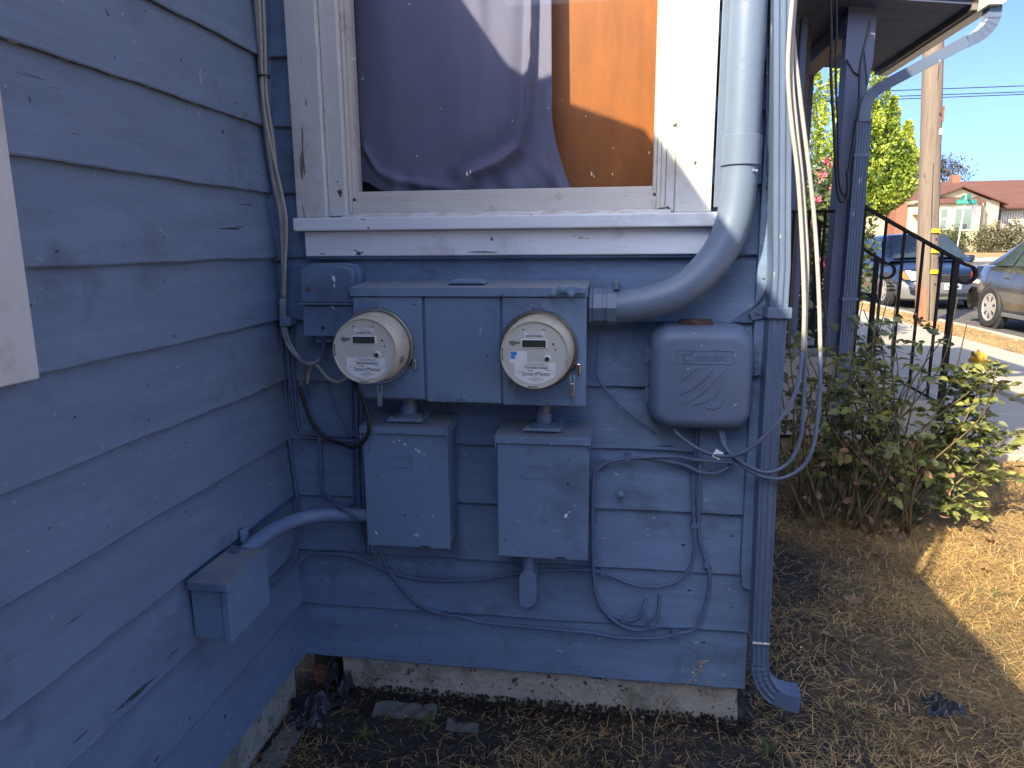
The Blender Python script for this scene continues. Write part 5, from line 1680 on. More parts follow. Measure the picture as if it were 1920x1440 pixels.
far_window(18.95, 19.80, 1.92, 3.05, FY-0.55, 'window_far', False)
far_window(18.22, 18.55, 1.98, 3.02, FY-0.55)
far_window(21.5, 21.95, 1.75, 3.0, FY+0.9, 'window_dark')
box('house_sign', 19.40, 19.58, FY-0.64, FY-0.628, 1.93, 2.20, 'window_dark', fh, 0)
box('entry_wall', 16.55, 17.2, FY-0.6, FY-0.003, 0.5, 3.15, 'stucco_cream', fh, 0)
box('entry_canopy', 16.75, 17.5, FY-1.0, FY-0.602, 2.72, 2.80, 'garage_white', fh, 0)
box('brick_chimney_wall', 15.95, 16.50, FY-0.5, FY+2, 0.5, 3.6, 'brick_red', fh, 0)
box('side_wall', 13.5, 15.95, FY+1.0, FY+6, 0.5, 3.3, 'stucco_cream', fh, 0)
roof_plane('side_roof', [(13.0, FY+0.6, 3.2), (15.9, FY+0.6, 3.2), (15.9, FY+3.6, 4.3), (13.6, FY+3.6, 4.3)])
for k in range(26):
    box('garage_rib', 22.1+k*0.13, 22.15+k*0.13, FY+0.87, FY+0.899, 0.7, 2.98, 'white_far', fh, 0)
box('garage_post', 20.38, 20.46, FY-0.60, FY-0.52, 0.6, 3.3, 'brown_trim', fh, 0)
for x, h in ((19.0, 5.0), (20.75, 5.06)):
    rough_block('chimney', x-.20, x+.20, FY+4.0, FY+4.4, 4.3, h+.12, 'brick_red', fh, 0.02, 0.2, int(x))
# red-brown house farther left, seen between the pickets
fb = empty('brown_house', (10.5, 40, 0.6), 'red-brown house seen low between post and first stair picket', 'house')
box('wall', 9.0, 13.2, 38.0, 42, 0.3, 2.7, 'brick_red', fb, 0)
slab('roof', [(8.6, 37.5, 2.7), (13.5, 37.5, 2.7), (13.5, 40, 3.7), (8.6, 40, 3.7)], 0.12, 'roof_red', fb)
box('door', 11.9, 12.7, 37.93, 37.999, 0.4, 2.4, 'brown_trim', fb, 0)

# street sign at the far corner
sg = empty('street_sign', (15.30, 32.0, 0.42), 'green street name sign on a pale pole before the cream house', 'street sign')
tube('pole', [(15.20, 32.0, 0.40), (15.36, 32.0, 2.95), (15.375, 32.0, 3.18)], 0.035, 'gutter_white', sg, 1, 8)
b1 = box('name_blade', 14.98, 15.78, 31.94, 31.955, 2.82, 3.01, 'sign_green', sg, 0.004)
b2 = box('name_blade', 15.36, 15.376, 31.55, 32.42, 3.02, 3.21, 'sign_green', sg, 0.004)
for q in range(6):
    box('letter', 15.06+q*0.1, 15.12+q*0.1, 31.935, 31.9395, 2.87, 2.965, 'sign_letter', b1, 0)
box('side_plate', 15.30, 15.36, 31.93, 31.95, 2.25, 2.80, 'sign_back', sg, 0.004)
box('side_plate', 15.84, 15.62, 31.98, 32.0, 2.40, 2.86, 'sign_back', sg, 0.004)
tube('bracket', [(15.37, 32.0, 2.84), (15.9, 32.0, 2.84)], 0.012, 'sign_back', sg, 1, 6)

# ================================================================== neighbouring house behind the camera (seen only mirrored in the window)
nh = empty('neighbour_house', (0, -8.3, 0), 'neighbouring house reflected in the window glass', 'house')
box('wall', -7, 8, -12, -8.0, 0, 2.75, 'stucco_cream', nh, 0)
slab('roof', [(-7.5, -7.6, 2.70), (8.5, -7.6, 2.70), (8.5, -13.0, 5.70), (-7.5, -13.0, 5.70)], 0.10, 'roof_shingle', nh)
for k in range(12):
    slab('shingle_course', [(-7.5, -7.58-k*.42, 2.802+k*.2333), (8.5, -7.58-k*.42, 2.802+k*.2333), (8.5, -7.98-k*.42, 3.024+k*.2333), (-7.5, -7.98-k*.42, 3.024+k*.2333)], 0.02, 'roof_shingle', nh)
box('fascia', -7.5, 8.5, -7.63, -7.601, 2.62, 2.80, 'brown_trim', nh, 0)
ns = empty('neighbour_steps', (-0.6, -5.5, 0), 'white stair railing reflected in the window glass', 'railing')
tube('rail', [(-1.75, -5.5, 2.25), (0.45, -5.5, 0.9)], 0.075, 'white_far', ns, 1, 4)
for x, h in ((-1.62, 2.15), (-0.66, 1.6), (0.05, 1.1)):
    box('post', x-.07, x+.07, -5.57, -5.43, 0, h, 'white_far', ns, 0)

WEEDS = [(0.238, -0.163, 0.036, 12, 'bright green rosette weed before the foundation, leftmost', 'grass_green', 0.12), (0.387, -0.104, 0.045, 5, 'broad-leaved weed in front of the flat stone', 'shrub_leaf', 0.22),
         (1.263, -0.085, 0.035, 7, 'grey-green weed at the bottom edge below the downspout', 'shrub_leaf', 0.16), (1.52, 0.096, 0.04, 7, 'dark green weed between downspout shoe and dark rag', 'shrub_leaf', 0.16),
         (2.244, 0.873, 0.05, 14, 'tuft of fresh green grass in the sunlit lawn', 'grass_green', 0.06)]
LEAVES = [(1.714, 0.712, 0.07, 'large curled brown leaf halfway between downspout and sunlit lawn'), (1.577, 0.488, 0.055, 'pale brown leaf right of the downspout foot'), (2.015, 1.40, 0.075, 'brown leaf under the rose bush'),
          (1.93, 1.46, 0.07, 'second brown leaf under the rose bush'), (1.901, 0.848, 0.04, 'small tan leaf near the shadow edge'), (2.698, 1.785, 0.08, 'reddish leaf in the sun near the path'), (1.701, 1.458, 0.045, 'small pale leaf left of the rose bush'),
          (1.777, 1.358, 0.045, 'yellowish leaf on the dark soil before the rose bush'), (2.47, 1.351, 0.08, 'reddish-brown leaf on the sunlit grass'), (1.925, 1.173, 0.05, 'tan leaf beside the shadow corner'), (1.535, 0.218, 0.035, 'tiny orange leaf near the bottom weed'),
          (2.60, 2.15, 0.07, 'rust-coloured leaf by the path edge'), (2.30, 1.05, 0.06, 'curled leaf on the sunlit lawn'), (2.16, 1.62, 0.07, 'crisp brown leaf at the foot of the sunlit shoots')]

# ================================================================== PLANTS AND GROUND LITTER
def leaf_shape(n=4, fold=0.25, curl=0.15, w=0.42):
    """Unit leaf along +x, length 1: a folded, slightly curled blade of 4n triangles."""
    V, F = [], []
    for i in range(n+1):
        t = i/n
        hw = w*math.sin(math.pi*min(t*0.96+0.03, 1))**0.8*(1-0.35*t)
        z = -curl*t*t
        V += [(t, -hw, z+fold*hw), (t, 0, z), (t, hw, z+fold*hw)]
    for i in range(n):
        a = i*3
        F += [(a, a+1, a+4, a+3), (a+1, a+2, a+5, a+4)]
    return np.array(V), F


def rot_mats(d, roll):
    """Rotation matrices turning +x to direction d (n,3) with a roll angle."""
    d = d/np.linalg.norm(d, axis=1, keepdims=True)
    upv = np.tile(np.array([[0.0, 0.0, 1.0]]), (len(d), 1))
    upv[np.abs(d[:, 2]) > 0.97] = (1, 0, 0)
    y = np.cross(upv, d)
    y /= np.linalg.norm(y, axis=1, keepdims=True)
    z = np.cross(d, y)
    c, s = np.cos(roll)[:, None], np.sin(roll)[:, None]
    y2, z2 = y*c+z*s, z*c-y*s
    return np.stack([d, y2, z2], axis=2)


def scatter_mesh(name, shape, P, D, roll, S):
    V0, F0 = shape
    M = rot_mats(D, roll)
    V = np.einsum('nij,kj->nki', M, V0)*S[:, None, None]+P[:, None, :]
    nv = len(V0)
    me = bpy.data.meshes.new(name)
    V = V.reshape(-1, 3)
    F = np.array(F0)
    A = (F[None]+(np.arange(len(P))*nv)[:, None, None]).reshape(-1, F.shape[1])
    me.vertices.add(len(V))
    me.vertices.foreach_set('co', V.astype(np.float32).ravel())
    me.loops.add(A.size)
    me.loops.foreach_set('vertex_index', A.astype(np.int32).ravel())
    me.polygons.add(len(A))
    me.polygons.foreach_set('loop_start', (np.arange(len(A))*A.shape[1]).astype(np.int32))
    me.update(calc_edges=True)
    me.validate()
    return me


def rand_dirs(n, zbias=0.0):
    d = rng.normal(size=(n, 3))
    d[:, 2] += zbias
    return d/np.linalg.norm(d, axis=1, keepdims=True)


QUAD = (np.array([(0, 0, 0), (0.45, -0.30, 0.04), (1, 0, -0.06), (0.45, 0.30, 0.04)]), [(0, 1, 2, 3)])

# ---------------------------------------------------------------- street tree: upright plumes of small leaves
TX, TY = 5.5, 14.0
tree = empty('street_tree', (TX, TY, -0.03), 'yellow-green upright leafy tree rising behind the porch', 'tree')
tube('trunk', [(TX-.12, TY, -0.1), (TX-.10, TY, 0.8), (TX-.02, TY, 1.7), (TX, TY, 2.6), (TX, TY, 3.6)], [0.10, 0.085, 0.07, 0.05, 0.02], 'bark', tree, 4, 10)
plumes = [(-0.88, 0.0, 4.65, 0.30), (-0.55, -0.2, 4.85, 0.28), (-0.15, 0.15, 4.9, 0.30), (0.10, -0.1, 4.75, 0.22), (0.36, -0.1, 4.62, 0.24), (0.66, 0.1, 4.05, 0.26), (0.90, -0.1, 3.55, 0.24), (-0.8, 0.5, 4.2, 0.3), (0.2, 0.6, 4.2, 0.35), (0.1, -0.55, 3.9, 0.34), (-0.4, -0.6, 4.1, 0.32), (0.80, -0.45, 3.1, 0.30), (0.45, -0.35, 3.8, 0.28), (1.0, 0.2, 2.9, 0.25)]
P, D = [], []
for dx, dy, top, rad in plumes:
    b = Vector((TX+dx*0.35, TY+dy*0.35, 1.5))
    tube('limb', [(TX, TY, 1.5+0.3*abs(dx)), (TX+dx*.6, TY+dy*.6, 2.4), (TX+dx, TY+dy, top-0.5)], [0.03, 0.022, 0.006], 'bark', tree, 4, 6)
    zlo = 1.75+0.1*random.random()
    n = 2000
    t = rng.random(n)
    z = zlo+(top-zlo)*t
    r = rad*1.35*np.minimum(1, (1.0-t)*1.25+0.03)**0.8*np.minimum(1, 0.55+t*3)*(0.35+0.65*np.sqrt(rng.random(n)))
    r *= 1+0.35*np.sin(z*9+dx*7)*0.6
    a = rng.random(n)*6.283
    cx = TX+dx*np.minimum(1, 0.45+t)
    cy = TY+dy*np.minimum(1, 0.45+t)
    P.append(np.stack([cx+r*np.cos(a), cy+r*np.sin(a), z], 1))
    D.append(np.stack([np.cos(a), np.sin(a), 0.35+rng.normal(0, .6, n)], 1)+rng.normal(0, .45, (n, 3)))
P, D = np.concatenate(P), np.concatenate(D)
crown = stuff(link('crown', scatter_mesh('crown', QUAD, P, D, rng.random(len(P))*6.28, rng.uniform(0.05, 0.10, len(P))), 'tree_leaf', tree))

# ---------------------------------------------------------------- flowering shrub past the porch
fs = empty('flowering_shrub', (3.15, 7.4, 0), 'tall dark green shrub with pink flowers beyond the porch', 'shrub')
for k in range(9):
    a = random.uniform(0, 6.28)
    tube('stem', [(3.15, 7.4, 0), (3.15+0.2*math.cos(a), 7.4+0.2*math.sin(a), 0.8), (3.15+0.5*math.cos(a), 7.4+0.45*math.sin(a), 1.7)], [0.02, 0.015, 0.006], 'bark', fs, 4, 6)
n = 5200
q = rand_dirs(n)*(rng.random((n, 1))**0.4)
P = np.array([3.17, 7.45, 1.08])+q*np.array([0.72, 0.6, 1.15])
stuff(link('crown', scatter_mesh('crown', QUAD, P, rand_dirs(n, 0.4), rng.random(n)*6.28, rng.uniform(0.05, 0.105, n)), 'shrub_leaf', fs))
PET = leaf_shape(3, 0.1, -0.2, 0.5)
for (x, y, z) in ((3.06, 6.88, 1.98), (3.22, 6.86, 1.86), (3.03, 6.86, 1.72), (3.28, 6.9, 1.63), (3.33, 6.9, 2.08), (3.10, 6.84, 1.03), (3.19, 6.85, 1.0), (2.98, 6.9, 1.45), (3.36, 6.95, 1.74), (3.12, 6.86, 2.12)):
    m = 30
    d = rand_dirs(m, 0.2)
    P = np.array([x, y, z])+d*rng.random((m, 1))*0.055*np.array([1, .6, 1.1])
    stuff(link('flower', scatter_mesh('flower', QUAD, P, d, rng.random(m)*6.28, rng.uniform(0.025, 0.045, m)), 'petal_pink', fs))

# ---------------------------------------------------------------- shrubs before the far house, tree tops behind it
def blob_shrub(cx, cy, cz, rx, ry, rz, n, m, label, size=(0.07, 0.15), name='garden_shrub', cat='shrub', upb=0.5, group='shrubs before the far house'):
    t = empty(name, (cx, cy, cz-rz), label, cat, group)
    for k in range(4):
        a = k*1.57+0.4
        tube('stem', [(cx, cy, cz-rz-.1), (cx+rx*.3*math.cos(a), cy+ry*.3*math.sin(a), cz), (cx+rx*.6*math.cos(a), cy+ry*.6*math.sin(a), cz+rz*.6)], [0.03, 0.02, 0.008], 'bark', t, 3, 5)
    d = rand_dirs(n)
    rad = rng.random((n, 1))**0.4*(1+0.22*np.sin(d[:, :1]*9+d[:, 2:]*7))
    P = np.array([cx, cy, cz])+d*rad*np.array([rx, ry, rz])
    stuff(link('crown', scatter_mesh('crown', QUAD, P, rand_dirs(n, upb), rng.random(n)*6.28, rng.uniform(*size, n)), m, t))
    return t


blob_shrub(18.55, 40.6, 1.30, 1.0, 0.6, 0.75, 2200, 'shrub_leaf', 'round green shrub under the bay window of the cream house')
blob_shrub(20.55, 40.6, 1.35, 1.0, 0.6, 0.85, 2600, 'dry_shrub', 'grey-green bushy shrub right of the street sign pole')
blob_shrub(21.7, 40.9, 1.45, 0.8, 0.6, 0.9, 2000, 'dry_shrub', 'dry reddish shrub before the dark garage-side window')
blob_shrub(23.0, 41.0, 1.35, 0.8, 0.5, 0.8, 2000, 'shrub_leaf', 'green shrub before the ribbed garage door')
for x, z, r, lab in ((20.6, 6.3, 1.9, 'bare-twigged tree top behind the left chimney'), (23.4, 6.0, 1.6, 'sparse tree top right of the right chimney'), (22.2, 6.6, 1.2, 'sparse tree top between the two chimneys')):
    blob_shrub(x, 54, z, r, r, r*.75, 1500, 'far_tree', lab, (0.08, 0.2), 'background_tree', 'tree', 0.3, 'trees behind the far house')

# ---------------------------------------------------------------- rose bush with one yellow rose
rose = empty('rose_bush', (2.02, 1.55, 0), 'leggy rose bush with one yellow bloom beside the porch steps', 'rose bush')
LEAF = leaf_shape(3, 0.3, 0.22, 0.36)
leafP, leafD, leafS = [], [], []
rr = random.Random(21)
canes = []
for k in range(58):
    bx, by = 1.95+rr.uniform(-.24, .20), 1.55+rr.uniform(-.18, .20)
    a = rr.uniform(0, 6.28)
    spread = rr.uniform(0.05, 0.46)
    h = rr.uniform(0.55, 1.10) if spread < .3 else rr.uniform(.42, .95)
    ex, ey = bx+spread*math.cos(a)-.03, by+spread*math.sin(a)*0.7
    if ex < 1.50:
        ex = 1.50+rr.random()*.15
    w1, w2 = rr.uniform(-.07, .07), rr.uniform(-.07, .07)
    canes.append([(bx, by, 0), ((bx*2+ex)/3+w1, (by*2+ey)/3+w2*.6, h*.38), ((bx+ex*2)/3-w1*.7, (by+ey*2)/3-w2*.5, h*.72), (ex, ey, h)])
# the long sunlit shoots towards the path, the top one carries the bloom
lit = [[(2.12, 1.52, 0), (2.30, 1.66, .33), (2.46, 1.80, .55), (2.575, 1.88, .675)], [(2.12, 1.55, 0), (2.29, 1.60, .28), (2.44, 1.66, .47), (2.52, 1.70, .60)],
       [(2.15, 1.52, 0), (2.29, 1.56, .20), (2.43, 1.62, .28), (2.56, 1.68, .30)], [(2.10, 1.55, 0), (2.28, 1.60, .38), (2.38, 1.66, .56), (2.44, 1.70, .68)],
       [(2.12, 1.45, 0), (2.26, 1.46, .10), (2.36, 1.47, .13), (2.43, 1.47, .10)], [(2.12, 1.50, 0), (2.28, 1.54, .24), (2.38, 1.58, .36), (2.46, 1.62, .42)],
       [(2.14, 1.52, 0), (2.32, 1.58, .30), (2.42, 1.62, .40), (2.54, 1.70, .46)], [(2.13, 1.53, 0), (2.30, 1.58, .45), (2.37, 1.60, .62), (2.45, 1.62, .74)]]
lit += [[(2.20, 1.50, .05), (2.34, 1.52, .30), (2.46, 1.56, .50), (2.52, 1.58, .66)], [(2.20, 1.48, .05), (2.36, 1.50, .22), (2.50, 1.54, .36), (2.60, 1.58, .44)],
        [(2.20, 1.48, .02), (2.34, 1.48, .15), (2.48, 1.50, .22), (2.60, 1.52, .24)], [(2.18, 1.50, .05), (2.32, 1.50, .40), (2.40, 1.52, .60), (2.46, 1.54, .76)]]
for c in canes+lit:
    tube('stem', c, [0.0055, 0.0035, 0.002], 'stem_green', rose, 4, 6)
    sp = smooth_path(c, 10)
    dens = 1.0 if c in canes else 4.2
    for _ in range(int(6*dens)):
        t = rr.uniform(0.25, 1.0)
        p = sp[int(t*(len(sp)-1))]
        a = rr.uniform(0, 6.28)
        el = rr.uniform(-.25, .7)
        d = Vector((math.cos(a)*math.cos(el), math.sin(a)*math.cos(el), math.sin(el)))
        L_ = rr.uniform(.05, .10)
        # compound leaf: five leaflets on a short stalk
        for q in range(5):
            s = (0.35, 0.35, 0.75, 0.75, 1.0)[q]
            side = (1, -1, 1, -1, 0)[q]
            pos = p+d*L_*s
            dd = d+d.cross(Vector((0, 0, 1)))*side*1.1+Vector((rr.uniform(-.25, .25), rr.uniform(-.25, .25), rr.uniform(-.4, .2)))
            leafP.append(pos)
            leafD.append(dd)
            leafS.append(rr.uniform(.024, .050)*(1.15 if q == 4 else 1))
# big drooping leaves at the upper left
for _ in range(46):
    pos = Vector((rr.uniform(1.60, 2.2), rr.uniform(1.55, 1.95), rr.uniform(.55, 1.0)))
    leafP.append(pos)
    leafD.append(Vector((rr.uniform(-1, 1), rr.uniform(-1, .2), rr.uniform(-1.0, .1))))
    leafS.append(rr.uniform(.045, .07))
P = np.array([tuple(p) for p in leafP])
D = np.array([tuple(p) for p in leafD])
S = np.array(leafS)
order = np.argsort(-S/np.linalg.norm(P-np.array(tuple(CAM)), axis=1))
big, rest = order[:240], order[240:]
roll = rng.uniform(-1, 1, len(P))
stuff(link('foliage', scatter_mesh('foliage', LEAF, P[rest], D[rest], roll[rest], S[rest]), 'rose_leaf', rose))
lm = bpy.data.meshes.new('leaf')
lm.from_pydata([tuple(v) for v in LEAF[0]], [], LEAF[1])
lm.materials.append(MATS['rose_leaf'])
Rm = rot_mats(D[big], roll[big])
for k, i in enumerate(big):
    o = bpy.data.objects.new('leaf', lm)
    COL.objects.link(o)
    o.parent = rose
    M = Matrix(Rm[k].tolist()).to_4x4()
    o.matrix_basis = Matrix.Translation(Vector(P[i])-Vector(rose.location)) @ M @ Matrix.Scale(float(S[i]), 4)
# withered leaves caught low between the canes
m = 260
P2 = np.stack([rng.normal(1.96, .20, m), rng.normal(1.55, .17, m), rng.random(m)**1.6*.40], 1)
stuff(link('withered_leaves', scatter_mesh('withered_leaves', LEAF, P2, rand_dirs(m), rng.random(m)*6, rng.uniform(.02, .045, m)), 'dead_leaf', rose))
# the bloom
bl_c = np.array([2.575, 1.90, 0.685])
ax = np.array([0.35, -0.55, 0.55])
ax = ax/np.linalg.norm(ax)
t1 = np.cross(ax, [0, 0, 1.0])
t1 /= np.linalg.norm(t1)
t2 = np.cross(ax, t1)
PE = leaf_shape(4, 0.12, -0.35, 0.55)
for ring, (cnt, tilt, sz) in enumerate(((7, 0.25, 0.068), (6, 0.7, 0.056), (5, 1.3, 0.040))):
    for k in range(cnt):
        a = 6.283*(k+0.5*ring)/cnt+rr.uniform(-.15, .15)
        d = t1*math.cos(a)+t2*math.sin(a)+ax*tilt
        me = scatter_mesh('petal', PE, bl_c[None]-ax*0.01, d[None], np.array([rr.uniform(-.2, .2)]), np.array([sz*rr.uniform(.9, 1.1)]))
        link('petal', me, 'petal_yellow', rose)
dm = scatter_mesh('withered_bloom', QUAD, np.array([[2.50, 1.88, .66]])+rng.normal(0, .012, (24, 3)), rand_dirs(24), rng.random(24)*6, rng.uniform(.015, .03, 24))
link('withered_bloom', dm, 'dead_leaf', rose)
dm = scatter_mesh('withered_bloom', QUAD, np.array([[2.22, 1.75, .90]])+rng.normal(0, .012, (30, 3)), rand_dirs(30), rng.random(30)*6, rng.uniform(.015, .03, 30))
link('withered_bloom', dm, 'dead_leaf', rose)

# ---------------------------------------------------------------- dry grass: thin blades, mostly lying
BL = (np.array([(0, -.5, 0), (0, .5, 0), (.5, -.42, .10), (.5, .42, .10), (1, 0, .0)]), None)


def blades(name, n, area, m, lenr, wid, lift, dens, seed):
    g = np.random.default_rng(seed)
    x0, x1, y0, y1 = area
    X = g.uniform(x0, x1, n*3)
    Y = g.uniform(y0, y1, n*3)
    keep = g.random(n*3) < dens(X, Y)
    X, Y = X[keep][:n], Y[keep][:n]
    k = len(X)
    a = g.uniform(0, 6.283, k)
    L_ = g.uniform(*lenr, k)*g.uniform(.6, 1.3, k)
    el = np.abs(g.normal(0, lift, k))
    w = g.uniform(*wid, k)
    dx, dy = np.cos(a)*np.cos(el), np.sin(a)*np.cos(el)
    sx, sy = -np.sin(a), np.cos(a)
    bend = g.normal(0, .25, k)
    gz = 0.004*(np.sin(X*7.1+Y*3.3)+np.sin(X*13.7-Y*9.1)+np.sin(X*3.1+Y*17.3)+.5*np.sin(X*31+Y*27)+.5*np.sin(X*41-Y*37))
    z0 = gz+g.uniform(0.0, 0.010, k)
    b = np.stack([X, Y, z0], 1)
    side = np.stack([sx, sy, np.zeros(k)], 1)*w[:, None]*.5
    mid = b+np.stack([dx, dy, np.sin(el)], 1)*(L_*.5)[:, None]+np.array([0, 0, .004])
    tip = b+np.stack([dx+sx*bend, dy+sy*bend, np.sin(el)*.75], 1)*L_[:, None]
    V = np.stack([b-side, b+side, mid+side*.8, mid-side*.8, tip], 1).reshape(-1, 3)
    base = np.arange(k)*5
    me = bpy.data.meshes.new(name)
    me.vertices.add(len(V))
    me.vertices.foreach_set('co', V.astype(np.float32).ravel())
    q = np.stack([base, base+1, base+2, base+3], 1)
    t = np.stack([base+3, base+2, base+4], 1)
    me.loops.add(q.size+t.size)
    me.loops.foreach_set('vertex_index', np.concatenate([q.ravel(), t.ravel()]).astype(np.int32))
    me.polygons.add(len(q)+len(t))
    ls = np.concatenate([np.arange(len(q))*4, len(q)*4+np.arange(len(t))*3])
    me.polygons.foreach_set('loop_start', ls.astype(np.int32))
    me.update(calc_edges=True)
    me.validate()
    return link(name, me, m)


def clump(X, Y, s=1.0, o=0.0):
    return 0.5+0.25*(np.sin(X*5.3*s+Y*2.1+o)+np.sin(X*2.7-Y*6.1*s+1.3+o)+0.6*np.sin(X*11.7*s+Y*9.3+o))


def in_house(X, Y):
    return (X < 0.0) | ((X < 1.24) & (Y > 0.0)) | ((X > 1.5) & (X < 2.83) & (Y > 2.97)) | ((X > 2.82) & (Y > 2.60)) | ((X < 1.56) & (Y > 1.58))


def d_dry(X, Y):
    m = np.clip((X-1.55)/0.6, 0, 1)*0.8+0.13
    m = m*np.clip(0.25+1.1*clump(X, Y), 0.05, 1)
    return np.where(in_house(X, Y), 0, m)


def d_sparse(X, Y):
    m = np.clip(1.3*clump(X, Y, 1.6, 2.0)-0.2, 0.10, 1)
    return np.where(in_house(X, Y), 0, m*np.clip(1.6-0.25*X, .3, 1))


tag(stuff(blades('dry_grass', 60000, (1.3, 4.2, -0.9, 2.9), 'straw', (.03, .085), (.0014, .0030), .30, d_dry, 1)), 'dry straw-coloured grass on the sunny side of the yard', 'grass')
tag(stuff(blades('dead_grass', 26000, (-0.05, 2.4, -1.0, 2.9), 'straw', (.018, .06), (.0009, .0022), .22, d_sparse, 2)), 'sparse dead grass lying on dark soil along the wall', 'grass')
tag(stuff(blades('green_grass', 2600, (1.3, 3.2, 0.0, 2.4), 'grass_green', (.03, .07), (.0014, .003), .55, lambda X, Y: np.where(in_house(X, Y), 0, np.clip(2.2*clump(X, Y, .8, 4.)-1.35, 0, 1)), 3)), 'thin green grass coming through the dry lawn', 'grass')
tag(stuff(blades('parkway_grass', 5000, (5.15, 5.75, 5.5, 14.0), 'straw', (.04, .10), (.003, .006), .4, lambda X, Y: np.clip(clump(X, Y, .5)+.15, 0, 1), 4)), 'dry grass on the strip beside the kerb', 'grass').location.z = 0.055
# soil crumbs and chips
CR = (np.array([(0, 0, .5), (.5, 0, 0), (0, .5, 0), (-.5, 0, 0), (0, -.5, 0), (0, 0, -.5)]), [(0, 1, 2), (0, 2, 3), (0, 3, 4), (0, 4, 1), (5, 2, 1), (5, 3, 2), (5, 4, 3), (5, 1, 4)])
n = 20000
X, Y = rng.uniform(-0.02, 1.95, n), rng.uniform(-0.9, 2.6, n)
ok = ~in_house(X, Y)
X, Y = X[ok], Y[ok]
n = len(X)
Z = 0.004*(np.sin(X*7.1+Y*3.3)+np.sin(X*13.7-Y*9.1)+np.sin(X*3.1+Y*17.3))
tag(stuff(link('soil_crumbs', scatter_mesh('soil_crumbs', CR, np.stack([X, Y, Z+.002], 1), rand_dirs(n), rng.random(n)*6, rng.uniform(.003, .016, n)*rng.uniform(.3, 1, n)), 'dirt')), 'crumbs of dark soil beside the foundation', 'soil')
n = 120
X, Y = rng.uniform(0.0, 2.3, n), rng.uniform(-0.8, 2.0, n)
ok = ~in_house(X, Y)
X, Y = X[ok], Y[ok]
n = len(X)
tag(stuff(link('pale_chips', scatter_mesh('pale_chips', CR, np.stack([X, Y, X*0+.006], 1), rand_dirs(n), rng.random(n)*6, rng.uniform(.002, .007, n)), 'label_white')), 'scattered pale paint chips and gravel on the soil', 'gravel')


# litter and crumbs swept against the foundation
n = 3500
X = rng.uniform(0.02, 1.24, n)
Y = 0.01-np.abs(rng.normal(0, .045, n))
Z = np.clip(0.030+Y*0.5, 0.002, .03)*rng.random(n)
tag(stuff(link('soil_bank', scatter_mesh('soil_bank', CR, np.stack([X, Y, Z], 1), rand_dirs(n), rng.random(n)*6, rng.uniform(.004, .016, n)*rng.uniform(.4, 1, n)), 'dirt')), 'soil banked up against the concrete foundation', 'soil')
n = 380
X = rng.uniform(0.02, 1.24, n)
Y = 0.0-np.abs(rng.normal(0, .06, n))
dd = rand_dirs(n)
dd[:, 2] *= .35
tag(stuff(link('leaf_litter', scatter_mesh('leaf_litter', QUAD, np.stack([X, Y, np.clip(.026+Y*.3, .006, .03)], 1), dd, rng.random(n)*6, rng.uniform(.006, .015, n)), 'dead_leaf')), 'brown leaf litter along the foot of the foundation', 'litter')


def ground_z(x, y):
    return 0.004*(math.sin(x*7.1+y*3.3)+math.sin(x*13.7-y*9.1)+math.sin(x*3.1+y*17.3))


def weed(x, y, r, n, label, m='grass_green', w=0.17):
    t = empty('weed', (x, y, 0), label, 'weed', 'small green weeds on the bare soil')
    sh = leaf_shape(3, 0.3, 0.5, w)
    for k in range(n):
        a = 6.283*k/n+random.uniform(-.3, .3)
        d = np.array([[math.cos(a), math.sin(a), random.uniform(.25, 1.0)]])
        link('leaf', scatter_mesh('leaf', sh, np.array([[x, y, ground_z(x, y)+.003]]), d, np.array([0.0]), np.array([r*random.uniform(.7, 1.2)])), m, t)
    return t


for a in WEEDS:
    weed(*a)

MAPLE = [(0, -.05), (.12, .10), (.42, .02), (.32, .22), (.5, .42), (.28, .42), (.30, .66), (.12, .58), (0, .95), (-.12, .58), (-.30, .66), (-.28, .42), (-.5, .42), (-.32, .22), (-.42, .02), (-.12, .10)]


def dead_leaf(x, y, s, a, label, flat=False):
    bm = bmesh.new()
    c = bm.verts.new((0, .35, .0))
    vs = []
    for k, (u, v) in enumerate(MAPLE):
        vs.append(bm.verts.new((u, v, 0.22*abs(u)+0.10*math.sin(k*2.1+a)+0.08*v)))
    for i in range(len(vs)):
        bm.faces.new((c, vs[i], vs[(i+1) % len(vs)]))
    me = bm_mesh(bm, 'fallen_leaf')
    me.transform(Matrix.Rotation(a, 4, 'Z') @ Matrix.Rotation(0.25, 4, 'X') @ Matrix.Scale(s, 4))
    me.materials.append(MATS['dead_leaf'])
    o = bpy.data.objects.new('fallen_leaf', me)
    COL.objects.link(o)
    o.location = (x, y, ground_z(x, y)+0.008)
    return tag(o, label, 'leaf', 'brown leaves fallen on the yard')


for k, (x, y, s, lab) in enumerate(LEAVES):
    dead_leaf(x, y, s, k*1.7+.4, lab)


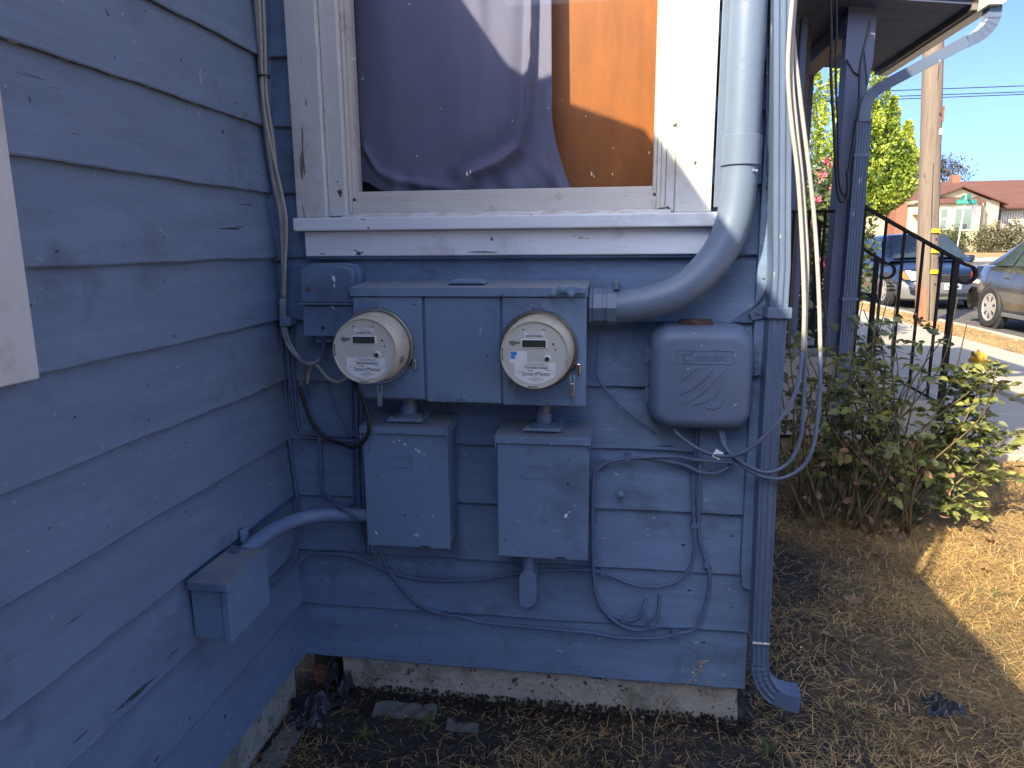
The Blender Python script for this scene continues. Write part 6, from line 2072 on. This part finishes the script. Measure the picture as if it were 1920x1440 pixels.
def crumple(name, cx, cy, rx, ry, h, m, label, cat, seed):
    g = random.Random(seed)
    n = 16
    ph = [g.uniform(0, 6.28) for _ in range(8)]
    V, F = [], []
    for j in range(n+1):
        for i in range(n+1):
            u, v = i/n*2-1, j/n*2-1
            k = 1+0.22*math.sin(3*math.atan2(v, u)+ph[0])+0.14*math.sin(7*math.atan2(v, u)+ph[1])
            z = h*(0.45+0.35*math.sin(u*4+ph[2]+v*2)+0.3*math.sin(v*6+ph[3])+0.25*math.sin(u*9-v*7+ph[4]))*max(0.0, 1-(u*u+v*v)*.55)
            V.append((cx+u*rx*k, cy+v*ry*k, 0.004+max(z, 0)+g.uniform(0, h*.12)))
    for j in range(n):
        for i in range(n):
            F.append((j*(n+1)+i, j*(n+1)+i+1, (j+1)*(n+1)+i+1, (j+1)*(n+1)+i))
    return tag(link(name, mesh(name, V, F, False), m, None, (cx, cy, 0)), label, cat)


crumple('plastic_sheet', 0.068, -0.10, 0.055, 0.07, 0.05, 'plastic_black', 'black plastic scrap against the left wall near the corner', 'plastic', 2)
crumple('plastic_sheet', 0.105, 0.02, 0.035, 0.055, 0.12, 'plastic_black', 'crumpled black plastic in the corner beside the foundation end', 'plastic', 5)
crumple('grey_rag', 1.765, 0.145, 0.045, 0.032, 0.035, 'plastic_black', 'small dark rag lying on the dry lawn at lower right', 'rag', 8)
bf = rough_block('brick_piece', 0.020, 0.055, 0.022, 0.05, 0.0, 0.05, 'brick_red', None, 0.003, 0.014, 12)
tag(bf, 'small broken piece of red brick in the corner', 'brick')
for (a, lab, sd) in (((0.23, 0.40, -0.085, -0.035, -0.02, 0.012), 'flat grey stone half buried before the foundation', 31), ((0.44, 0.53, -0.115, -0.085, -0.02, 0.010), 'smaller grey stone beside the half buried flat one', 32), ((0.02, 0.075, -0.32, -0.15, -0.03, 0.012), 'mossy concrete lump along the left wall', 33)):
    tag(rough_block('stone', *a, 'stone', None, 0.005, 0.02, sd), lab, 'stone')
# dry stalks leaning against the siding near the corner
for k, (p, lab) in enumerate((([(1.15, -0.08, 0.0), (1.13, -0.05, 0.10), (1.095, -0.035, 0.20)], 'dry weed stalk leaning on the lowest board, right one'), ([(0.98, -0.08, 0.0), (1.0, -0.06, 0.07), (1.09, -0.035, 0.17)], 'dry weed stalk leaning on the lowest board, left one'), ([(0.93, -0.10, 0.0), (0.92, -0.06, 0.06), (0.86, -0.04, 0.11)], 'short dry stalk in front of the foundation'))):
    t = empty('dry_stalk', p[0], lab, 'weed')
    tube('stem', p, [0.0016, 0.0013, 0.0008], 'straw', t, 5, 5)
    tip = np.array([p[-1]])
    link('seed_head', scatter_mesh('seed_head', QUAD, tip+rng.normal(0, .008, (16, 3)), rand_dirs(16), rng.random(16)*6, rng.uniform(.005, .010, 16)), 'straw', t)
